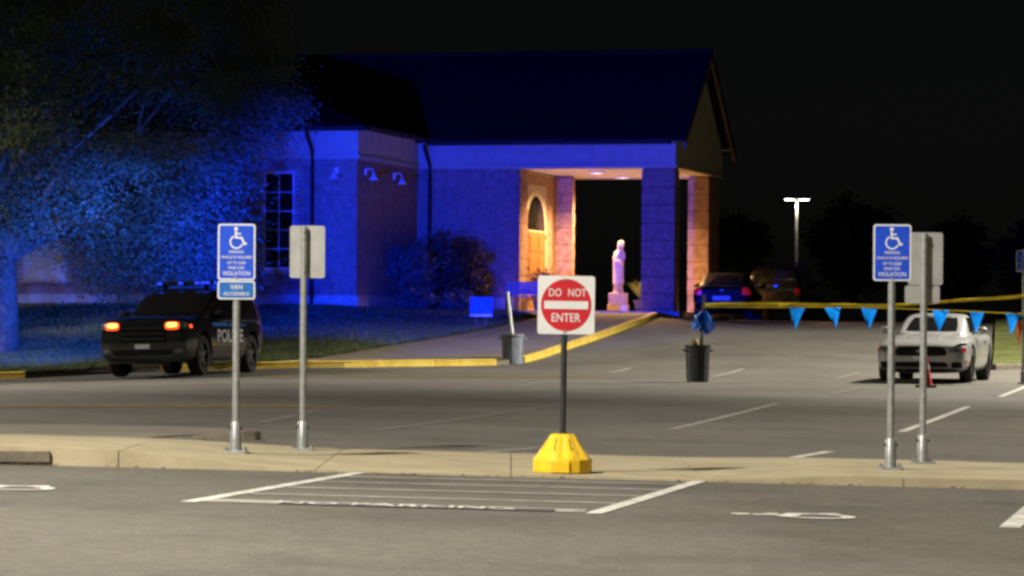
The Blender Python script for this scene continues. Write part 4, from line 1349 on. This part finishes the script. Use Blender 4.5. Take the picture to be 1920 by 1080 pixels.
def access_plate(t, zc, w_=.305, h_=.457):
    p = MB().prism(rrect(w_, h_, .022, 5, 0, zc), XZ, 0, .004).build("sign_panel", M_WHITE, t)
    MB().prism(rrect(w_-.026, h_-.026, .014, 5, 0, zc), XZ, .0045, .006).build("blue_field", M_BLUE, p)
    mb = MB(); wheelchair(mb, lambda u, v, d: XZ(u - .005, zc + .112 + v, d), .0066, .185); mb.build("wheelchair_symbol", M_WHITE, p)
    for body, z, w2, hh_ in (("PARKING", .0, .12, .024), ("VEHICLE ID REQUIRED", -.045, .255, .026), ("UP TO $200", -.09, .15, .026),
                             ("FINE FOR", -.13, .13, .024), ("VIOLATION", -.175, .225, .034)):
        put_text(p, body, 0, zc + z, w2, hh_, M_WHITE, .0075)
    MB().lathe([(.009, 0), (.009, .004), (.0, .005)], n=8).build("bolt", M_GALV, p, loc=(0, -.0095, zc - h_/2 + .022), rot=(math.pi/2, 0, 0))
    return p

def access_sign(px, py, Y, top, label, van=True, rotz=0.0, zt=None):
    b = at(px, py, Y)
    gz = isl_top(b.x, b.y) if zt is None else zt
    t = thing("accessible_parking_sign", label, "sign", (b.x, b.y, gz), (0, 0, rotz), "parking sign posts on the walk")
    H = top - gz
    sign_post(t, H)
    access_plate(t, H - .457/2)
    if van:
        z = H - .457 - .082
        p = MB().prism(rrect(.305, .152, .022, 5, 0, z), XZ, 0, .004).build("van_panel", M_WHITE, t)
        MB().prism(rrect(.281, .128, .014, 5, 0, z), XZ, .0045, .006).build("blue_field", M_BLUE2, p)
        put_text(p, "VAN", 0, z + .025, .10, .040, M_WHITE, .0075)
        put_text(p, "ACCESSIBLE", 0, z - .030, .21, .028, M_WHITE, .0075)
    return t

access_sign(441, 856, 26.1, 1.968, "blue wheelchair parking sign with van plate on the left front post")
access_sign(1670, 893, 25.9, 1.995, "blue wheelchair parking sign without a second plate on the right front post", van=False, rotz=R(-3))

def back_sign(px, py, Y, top, label, extra, dx=0.0, rotz=0.0):
    """a parking sign facing away: bare metal back with its post in front"""
    b = at(px, py, Y)
    gz = isl_top(b.x, b.y)
    t = thing("parking_sign", label, "sign", (b.x, b.y, gz), (0, 0, rotz), "parking sign posts on the walk")
    H = top - gz
    sign_post(t, H - .01)
    fn = lambda u, v, d: (u + dx, .064 + d, v)
    p = MB().prism(rrect(.305, .457, .022, 5, 0, H - .229), fn, 0, .004).build("sign_panel", M_ALU, t)
    fb = lambda u, v, d: (dx - u, .0685 + d, v)
    MB().prism(rrect(.281, .433, .014, 5, 0, H - .229), fb, .0, .0015).build("blue_field", M_BLUE, p)
    if extra:
        q = MB().prism(rrect(.305, .152, .022, 5, -.025, H - .457 - .082), fn, 0, .004).build("lower_panel", M_ALU, t)
    for z in (H - .05, H - .40):
        MB().lathe([(.012, 0), (.012, .01), (.006, .012)], n=6).build("bolt", M_GALV, p, loc=(0, -.001, z), rot=(math.pi/2, 0, 0))
    return t
back_sign(567, 838, 27.9, 2.012, "bare metal back of a sign on the left rear post", False, dx=.03, rotz=R(2))
back_sign(1731, 878, 27.7, 1.985, "bare metal back of a sign with a second plate, right rear post", True, dx=.02, rotz=R(4))

# do not enter sign on a yellow base
b = hit(1055, 888, .014)
t = thing("do_not_enter_sign", "white square do not enter sign on a black post in a yellow base", "sign", (b.x, b.y + .2, isl_top(b.x, b.y + .2)), (0, R(.4), 0))
W_ = .447
# base: faceted cone with vertical flutes
mb = MB(); n = 16
mb.lathe([(.225, 0), (.235, .012), (.235, .105), (.228, .115)], n=16, a0=math.pi/16)
base = mb.build("base", M_YPLAST, t, bevel=.004)
cone = MB(); V = []; Fc = []; nn = 64
prof = [(.228, .113), (.215, .13), (.105, .290), (.085, .305), (.05, .305)]
for r_, z in prof:
    for i in range(nn):
        a = 2*math.pi*i/nn
        rib = 1 - (.0 if z < .12 or z > .30 else .13)*(.5 + .5*math.cos(a*8))**3
        V.append((r_*rib*math.cos(a), r_*rib*math.sin(a), z))
for j in range(len(prof)-1):
    for i in range(nn):
        k = (i+1) % nn; Fc.append((j*nn+i, j*nn+k, (j+1)*nn+k, (j+1)*nn+i))
cone.add(V, Fc)
cone.build("ribbed_cone", M_YPLAST, base, smooth=True)
for k in range(8):
    a = k*math.pi/4 + math.pi/8
    s_ = MB(); ca, sa = math.cos(a), math.sin(a)
    q = [(.178, .18), (.118, .270)]
    pts = []
    for r_, z in q:
        for e in (-.004, .004): pts.append((r_*ca - e*sa, r_*sa + e*ca, z))
    s_.add([pts[0], pts[1], pts[3], pts[2]] + [(p[0]*.8, p[1]*.8, p[2]) for p in (pts[0], pts[1], pts[3], pts[2])],
           [(0,1,2,3), (7,6,5,4), (0,4,5,1), (1,5,6,2), (2,6,7,3), (3,7,4,0)])
    for i, v in enumerate(s_.v): s_.v[i] = (v[0]*1.02, v[1]*1.02, v[2])
    s_.build("slot", M_DARKSLOT, base)  # solid dark strip, the shadow of a slot is in its colour
MB().box(-.09, .05, -.242, -.232, .01, .095).build("label_pad", M_YPLAST, base, bevel=.003)
MB().tube([(0, 0, .31), (0, 0, 1.50)], .0245, 14).build("post", M_BLKPOLE, t, smooth=True)
zc = 1.092 + W_/2
pn = MB().prism(rrect(W_, W_+.01, .022, 5, .012, zc), XZ, .027, .031).build("sign_panel", M_WHITE, t)
disc = [(.012 + .198*math.cos(2*math.pi*i/48), zc + .204*math.sin(2*math.pi*i/48)) for i in range(48)]
MB().prism(disc, XZ, .0315, .033).build("red_disc", M_RED, pn)
MB().prism(rrect(.345, .062, .003, 2, .012, zc), XZ, .0335, .035).build("white_bar", M_WHITE, pn)
put_text(pn, "DO", -.075, zc + .098, .098, .062, M_WHITE, .035)
put_text(pn, "NOT", .098, zc + .098, .142, .062, M_WHITE, .035)
put_text(pn, "ENTER", .012, zc - .098, .225, .066, M_WHITE, .035)
for z in (zc + .20, zc - .205):
    MB().lathe([(.010, 0), (.010, .004), (0, .006)], n=8).build("bolt", M_GALV, pn, loc=(.0, -.0355, z), rot=(math.pi/2, 0, 0))

# sign far at the right edge of the lot
q = at(1919, 640, 63)
g_ = G(q.x, q.y)
t = thing("accessible_parking_sign", "small wheelchair sign on a thin post at the right edge beyond the coupe", "sign", (q.x, q.y, g_))
ztop = CAM_H + (600-466+5)*63/F
sign_post(t, ztop - g_, .028)
access_plate(t, ztop - g_ - .2285, .305, .42)

# blank blue yard sign on the lawn
q = hit(902, 613, .15)
t = thing("yard_sign", "plain blue yard sign on two wire legs on the lawn", "sign", (q.x, q.y, G(q.x, q.y)+.15), (0, 0, R(-4)))
k_ = q.y/F
p = MB().box(-.30, .30, -.005, .005, .28, .80).build("sign_panel", mat("bright_blue_board", (.006, .10, .62), .5, var=.05), t)
MB().box(-.30, .30, -.0075, -.0055, .28, .345).build("white_band", M_WHITE, p)
wr_ = MB()
for s in (-.13, .13): wr_.tube([(s, 0, -.1), (s, 0, .5)], .007, 6)
wr_.tube([(-.13, .0, .12), (.13, .0, .12)], .005, 6)
wr_.build("wire_frame", M_GALV, t)

# ================================================================== CANS, TAPE, CONE
def can(px, py, h_, r_, m_, label):
    b = hit(px, py)
    b.y += r_; b.z = G(b.x, b.y)
    t = thing("trash_can", label, "trash can", b, (0, 0, R(15)))
    MB().lathe([(r_*.87, 0), (r_*.87, .02), (r_*.97, h_*.90), (r_*1.0, h_*.91), (r_*1.04, h_*.93), (r_*1.04, h_), (r_*.99, h_), (r_*.97, h_*.93), (r_*.84, .04)], n=28).build("body", m_, t, smooth=True)
    for s in (-1, 1):
        MB().tube([(s*r_*1.0, -.09, h_*.84), (s*r_*1.16, -.08, h_*.86), (s*r_*1.16, .08, h_*.86), (s*r_*1.0, .09, h_*.84)], .018, 8).build("handle", m_, t, smooth=True)
    mb = MB()
    for k in range(10):
        a = 2*math.pi*k/10
        mb.tube([(r_*.87*math.cos(a), r_*.87*math.sin(a), .05), (r_*.965*math.cos(a), r_*.965*math.sin(a), h_*.86)], .012, 6)
    mb.build("ribs", m_, t, smooth=True)
    return t, b
c1, b1 = can(961, 683, .70, .265, M_CANG, "grey trash can holding a white pole at the kerb corner")
c2, b2 = can(1309, 717, .73, .245, M_CAND, "charcoal trash can holding the stake of the pennant line")
# sand in the cans, so that the poles stand in something
for (t_, r_, h_) in ((c1, .23, .5), (c2, .21, .5)):
    MB().lathe([(r_, 0), (r_*.97, .03), (.02, .06)], (0, 0, h_), 20).build("sand_fill", M_CONCD, t_, smooth=True)
p0 = at(963, 640, b1.y); p1 = at(951, 547, b1.y)
mb = MB(); mb.tube([(0, 0, -.12), p1 - p0], .045, 14)
tag(mb.build("white_pole", M_PVC, smooth=True, loc=p0), "white plastic pole leaning in the grey trash can", "pole")
p0 = at(1314, 650, b2.y); p1 = at(1320, 553, b2.y)
mb = MB(); d_ = p1 - p0
mb.add([(-.03, -.012, -.2), (.03, -.012, -.2), (.03, .012, -.2), (-.03, .012, -.2)] + [(d_.x + sx*.03, d_.y + sy*.012, d_.z) for sx, sy in ((-1,-1), (1,-1), (1,1), (-1,1))],
       [(0,3,2,1), (4,5,6,7), (0,1,5,4), (1,2,6,5), (2,3,7,6), (3,0,4,7)])
tag(mb.build("wooden_stake", M_WOOD, loc=p0), "wooden stake standing in the charcoal trash can", "stake")
stake_top = p1
mb = MB(); mb.add(*ellips((0, 0, 0), (.085, .07, .09)))
tag(mb.build("crumpled_wrapper", M_WOOD, smooth=True, loc=at(1302, 643, b2.y - .06)), "crumpled tan wrapper on top of the charcoal trash can", "litter")

def ribbon(name, pts, half, m_, label, cat, twist=()):
    """a hanging band with a small belly, in the XZ plane, slightly twisted"""
    V = []; Fc = []
    o = Vector(pts[0])
    for i, p in enumerate(pts):
        p = Vector(p) - o
        a = .5*math.sin(i*.9) + .25*math.sin(i*2.3)
        V += [(p.x, p.y - half*math.sin(a), p.z - half*math.cos(a)), (p.x, p.y + half*math.sin(a), p.z + half*math.cos(a))]
    for i in range(len(pts)-1): Fc.append((2*i, 2*i+1, 2*i+3, 2*i+2))
    mb = MB(); mb.add(V, Fc)
    ob = mb.build(name, m_, loc=o, smooth=True)
    s_ = ob.modifiers.new("thickness", 'SOLIDIFY'); s_.thickness = .002
    return tag(ob, label, cat)

def chain(pix, Y0, Y1, n=40):
    """points along pixel polyline, with depth running from Y0 to Y1"""
    xs_ = [p[0] for p in pix]
    out_ = []
    for i in range(n+1):
        x_ = xs_[0] + (xs_[-1]-xs_[0])*i/n
        y_ = interp([(p[0], p[1]) for p in pix], x_)
        out_.append(at(x_, y_, Y0 + (Y1-Y0)*i/n))
    return out_
ys0 = b2.y - .03
EY = q_end = 62.6
ribbon("caution_tape", chain([(1322, 571), (1420, 570), (1560, 572), (1660, 573), (1760, 566), (1860, 560), (1990, 552)], ys0, 61.5), .035, M_TAPE,
       "yellow caution tape stretched from the stake to the right edge, upper line", "tape")
# pennant string
line = chain([(1320, 576), (1420, 576), (1560, 576), (1700, 579), (1800, 583), (1925, 588)], ys0 - .12, 62.9, 60)
o = line[0]
pst = thing("pennant_string", "string of blue triangular pennants below the caution tape", "pennants", o)
mb = MB(); mb.tube([p - o for p in line], .012, 5); mb.build("cord", M_TAPE, pst, smooth=True)
MBr = random.Random(8)
def line_at(px):
    t = (px - 1320)/605*60; i = int(t); return line[i].lerp(line[i+1], t-i)
for px in (1495, 1561, 1630, 1764, 1832, 1900):
    p = line_at(px) - o
    hw, hh_ = .165 + MBr.uniform(-.008, .008), .425 + MBr.uniform(-.02, .02)
    sw, bl_ = MBr.uniform(-.06, .06), MBr.uniform(-.16, .16)
    V = []; Fc = []
    ns = 6
    for j in range(ns+1):
        q = j/ns
        for s in (-1, 0, 1):
            V.append((p.x + s*hw*(1-q*.985) + sw*q, p.y + bl_*q*q + s*hw*(1-q)*bl_*3 + .03*(1-abs(s))*math.sin(q*3), p.z - hh_*q))
    for j in range(ns):
        for s in (0, 1): Fc.append((j*3+s, j*3+s+1, (j+1)*3+s+1, (j+1)*3+s))
    mb = MB(); mb.add(V, Fc)
    ob = mb.build("pennant", M_PENB, pst, smooth=True)
# bunched pennants at the stake
for k in range(14):
    a = MBr.uniform(0, 6.28)
    c_ = at(1320 + MBr.uniform(-19, 18), 601 + MBr.uniform(-12, 12), b2.y - .05 + MBr.uniform(-.12, .12)) - o
    tp = at(1320 + MBr.uniform(-4, 5), 578 + MBr.uniform(-3, 8), b2.y - .04) - o
    e1 = Vector((math.cos(a), math.sin(a), MBr.uniform(-.4, .4)))*.14
    V = [tp, c_ + e1, c_ - e1 + Vector((0, .03, -.05)), c_ + Vector((MBr.uniform(-.08, .08), -.05, -.16))]
    mb = MB(); mb.add(V, [(0, 1, 3), (0, 3, 2)])
    ob = mb.build("bunched_pennant", M_PENBD, pst)
for m_, (x0, y0), (x1, y1), lb in ((M_PENO, (1912, 603), (1909, 652), "orange"), (M_PENG, (1922, 596), (1918, 640), "green")):
    a_, b_ = at(x0, y0, 62.2) - o, at(x1, y1, 62.2) - o
    mb = MB(); mb.add([a_ + Vector((-.06, 0, .02)), a_ + Vector((.09, .02, 0)), b_, (a_+b_)/2 + Vector((.01, -.06, 0))], [(0, 1, 3), (1, 2, 3), (2, 0, 3)])
    ob = mb.build("drooping_pennant", m_, pst, label=lb + " pennant drooping at the right edge")
    sm = ob.modifiers.new("thickness", 'SOLIDIFY'); sm.thickness = .003

# traffic cone
q = hit(1738, 727)
t = thing("traffic_cone", "red traffic cone on a dark base in front of the silver coupe", "cone", (q.x, q.y + .15, G(q.x, q.y + .15)))
MB().prism(rrect(.36, .36, .05), lambda u, v, d: (u, v, d), 0, .045).build("base", M_PLBLK, t, bevel=.006)
MB().lathe([(.125, .045), (.12, .06), (.033, .55), (.028, .565), (.02, .565)], n=22).build("cone", M_CONE, t, smooth=True)
MB().lathe([(.0725, .335), (.056, .43)], n=22).build("collar", M_WHITE, t, smooth=True)

# ================================================================== LAMP POSTS
def lamp_post(loc, h_, label, power, heads=2, rot=0.0, glow=True, spot=R(165), col=LOT_COL, headw=.5, aim=None, blend=.35, arm=.35):
    t = thing("lamp_post", label, "street lamp", loc, (0, 0, rot), "parking lot lamps")
    MB().lathe([(.28, -.3), (.28, .55), (.26, .6), (.0, .6)], n=16).build("concrete_foot", M_CONC, t, smooth=True)
    MB().tube([(0, 0, .58), (0, 0, h_)], [.10, .065], 12).build("pole", M_POLEP, t, smooth=True)
    for k in range(heads):
        s = -1 if k else 1
        hd = MB(); hd.tube([(0, 0, h_-.08), (s*arm, 0, h_-.02)], .035, 8)
        hd.prism(rrect(headw*1.2, .34, .06, 4, s*(arm + headw*.6), 0), lambda u, v, d: (u, v, d), h_-.06, h_+.06)
        hb = hd.build("lamp_head", M_TRIMD, t)
        MB().prism(rrect(headw*1.05, .28, .05, 4, s*(arm + headw*.6), 0), lambda u, v, d: (u, v, d), h_-.085, h_-.062).build("lens", M_LAMP, hb)
    if power:
        lamp("lot_light", 'SPOT', (0, 0, h_-.25), power, col, t, .22, spot, blend, target=aim)
    return t
l1 = Vector((-10.5, 13.5, 0)); l1.z = G(l1.x, l1.y)
lamp_post(l1, 14.0, "lot lamp left of the camera, outside the picture", P_NEAR, spot=R(150))
l2 = Vector((19.0, 70.0, 0)); l2.z = G(l2.x, l2.y)
lamp_post(l2, 15.0, "lot lamp on the right beyond the coupe, outside the picture", P_RIGHT, spot=R(129), blend=.25)
l3 = Vector((-20.0, 61.0, 0)); l3.z = G(l3.x, l3.y)
lamp_post(l3, 10.0, "lot lamp left of the road, outside the picture", P_LEFT, spot=R(104), aim=(10.0, -9.0, 0))
l4 = Vector((15.0, 38.0, 0)); l4.z = G(l4.x, l4.y)
lamp_post(l4, 11.0, "added fill lamp on the right nearer the camera, outside the picture", P_MID, spot=R(132))  # added to brighten the middle of the lot
l5 = Vector((-27.0, 66.0, 0)); l5.z = G(l5.x, l5.y)
lamp_post(l5, 14.0, "added fill lamp for the big tree, outside the picture", P_TREE, spot=R(150))  # added post, puts neutral light on the tree crown
fpole = at(1493, 560, 187)
ztop = at(1493, 372, 187).z
lamp_post((fpole.x, fpole.y, 1.2), ztop - 1.2, "lit twin headed lamp post far behind the parked cars", 2500, 2, R(8), headw=.52, arm=.12, spot=R(170))

# dark trees beyond the far lot
def far_tree(px, Y, h_, label, seed):
    rs_ = random.Random(seed)
    p = at(px, 600, Y)
    t = thing("background_tree", label, "tree", (p.x, p.y, G(p.x, p.y) - .1), (0, 0, rs_.uniform(0, 6)), "dark trees behind the far lot")
    tk_ = MB(); tips_ = []
    tk_.tube([(0, 0, -.2), (.05, 0, h_*.2), (0, .05, h_*.45)], [.3, .22, .15], 8)
    for k in range(5):
        a = k*1.26 + rs_.uniform(-.3, .3)
        grow(tk_, Vector((0, 0, h_*(.2+.05*k))), Vector((math.cos(a), math.sin(a), .9)), h_*.22, .10, 1, rs_, tips_, n=5)
    tk_.build("trunk", M_BARK, t, smooth=True)
    cs_ = list(tips_)
    while len(cs_) < 120:
        p_ = Vector((rs_.gauss(0,1), rs_.gauss(0,1), rs_.gauss(0,1))).normalized()*rs_.uniform(.4, 1)**.5
        cs_.append(Vector((p_.x*h_*.34, p_.y*h_*.34, h_*.6 + p_.z*h_*.38)))
    leaf_cloud(cs_, 55, h_*.045, .34, rs_).build("crown", M_LEAF, t, kind="stuff")
far_tree(1370, 208, 7.5, "dark tree behind the building, left of the far lamp post", 51)
far_tree(1600, 215, 8.5, "dark tree right of the far lamp post", 52)
far_tree(1790, 212, 7.0, "dark tree behind the right hand parking signs", 53)
far_tree(1930, 205, 6.5, "dark tree at the right end of the far row", 54)

# a few fallen leaves and grit in the gutter of the front walk
rf = random.Random(77)
V = []; Fc = []
for k in range(90):
    X = rf.uniform(-4.6, 4.6)
    if k < 16: X = rf.uniform(-3.75, -3.45)
    Y = ISL_F - abs(rf.gauss(0, .05)) - .02
    z = G(X, Y) + .006
    a = rf.uniform(0, 6.28); l = rf.uniform(.008, .028); o = len(V)
    ca, sa = math.cos(a)*l, math.sin(a)*l
    V += [(X-ca, Y-sa, z), (X+sa*.5, Y-ca*.5, z+.006), (X+ca, Y+sa, z+.002), (X-sa*.5, Y+ca*.5, z+.009)]
    Fc.append((o, o+1, o+2, o+3))
mb = MB(); mb.v = V; mb.f = Fc
lf = mb.build("fallen_leaves", mat("dry_leaf", (.10, .05, .025), .8, col2=(.2, .12, .06), scale=20), kind="stuff")
lf["label"] = "dry leaves and grit along the kerb of the front walk"; lf["category"] = "leaves"
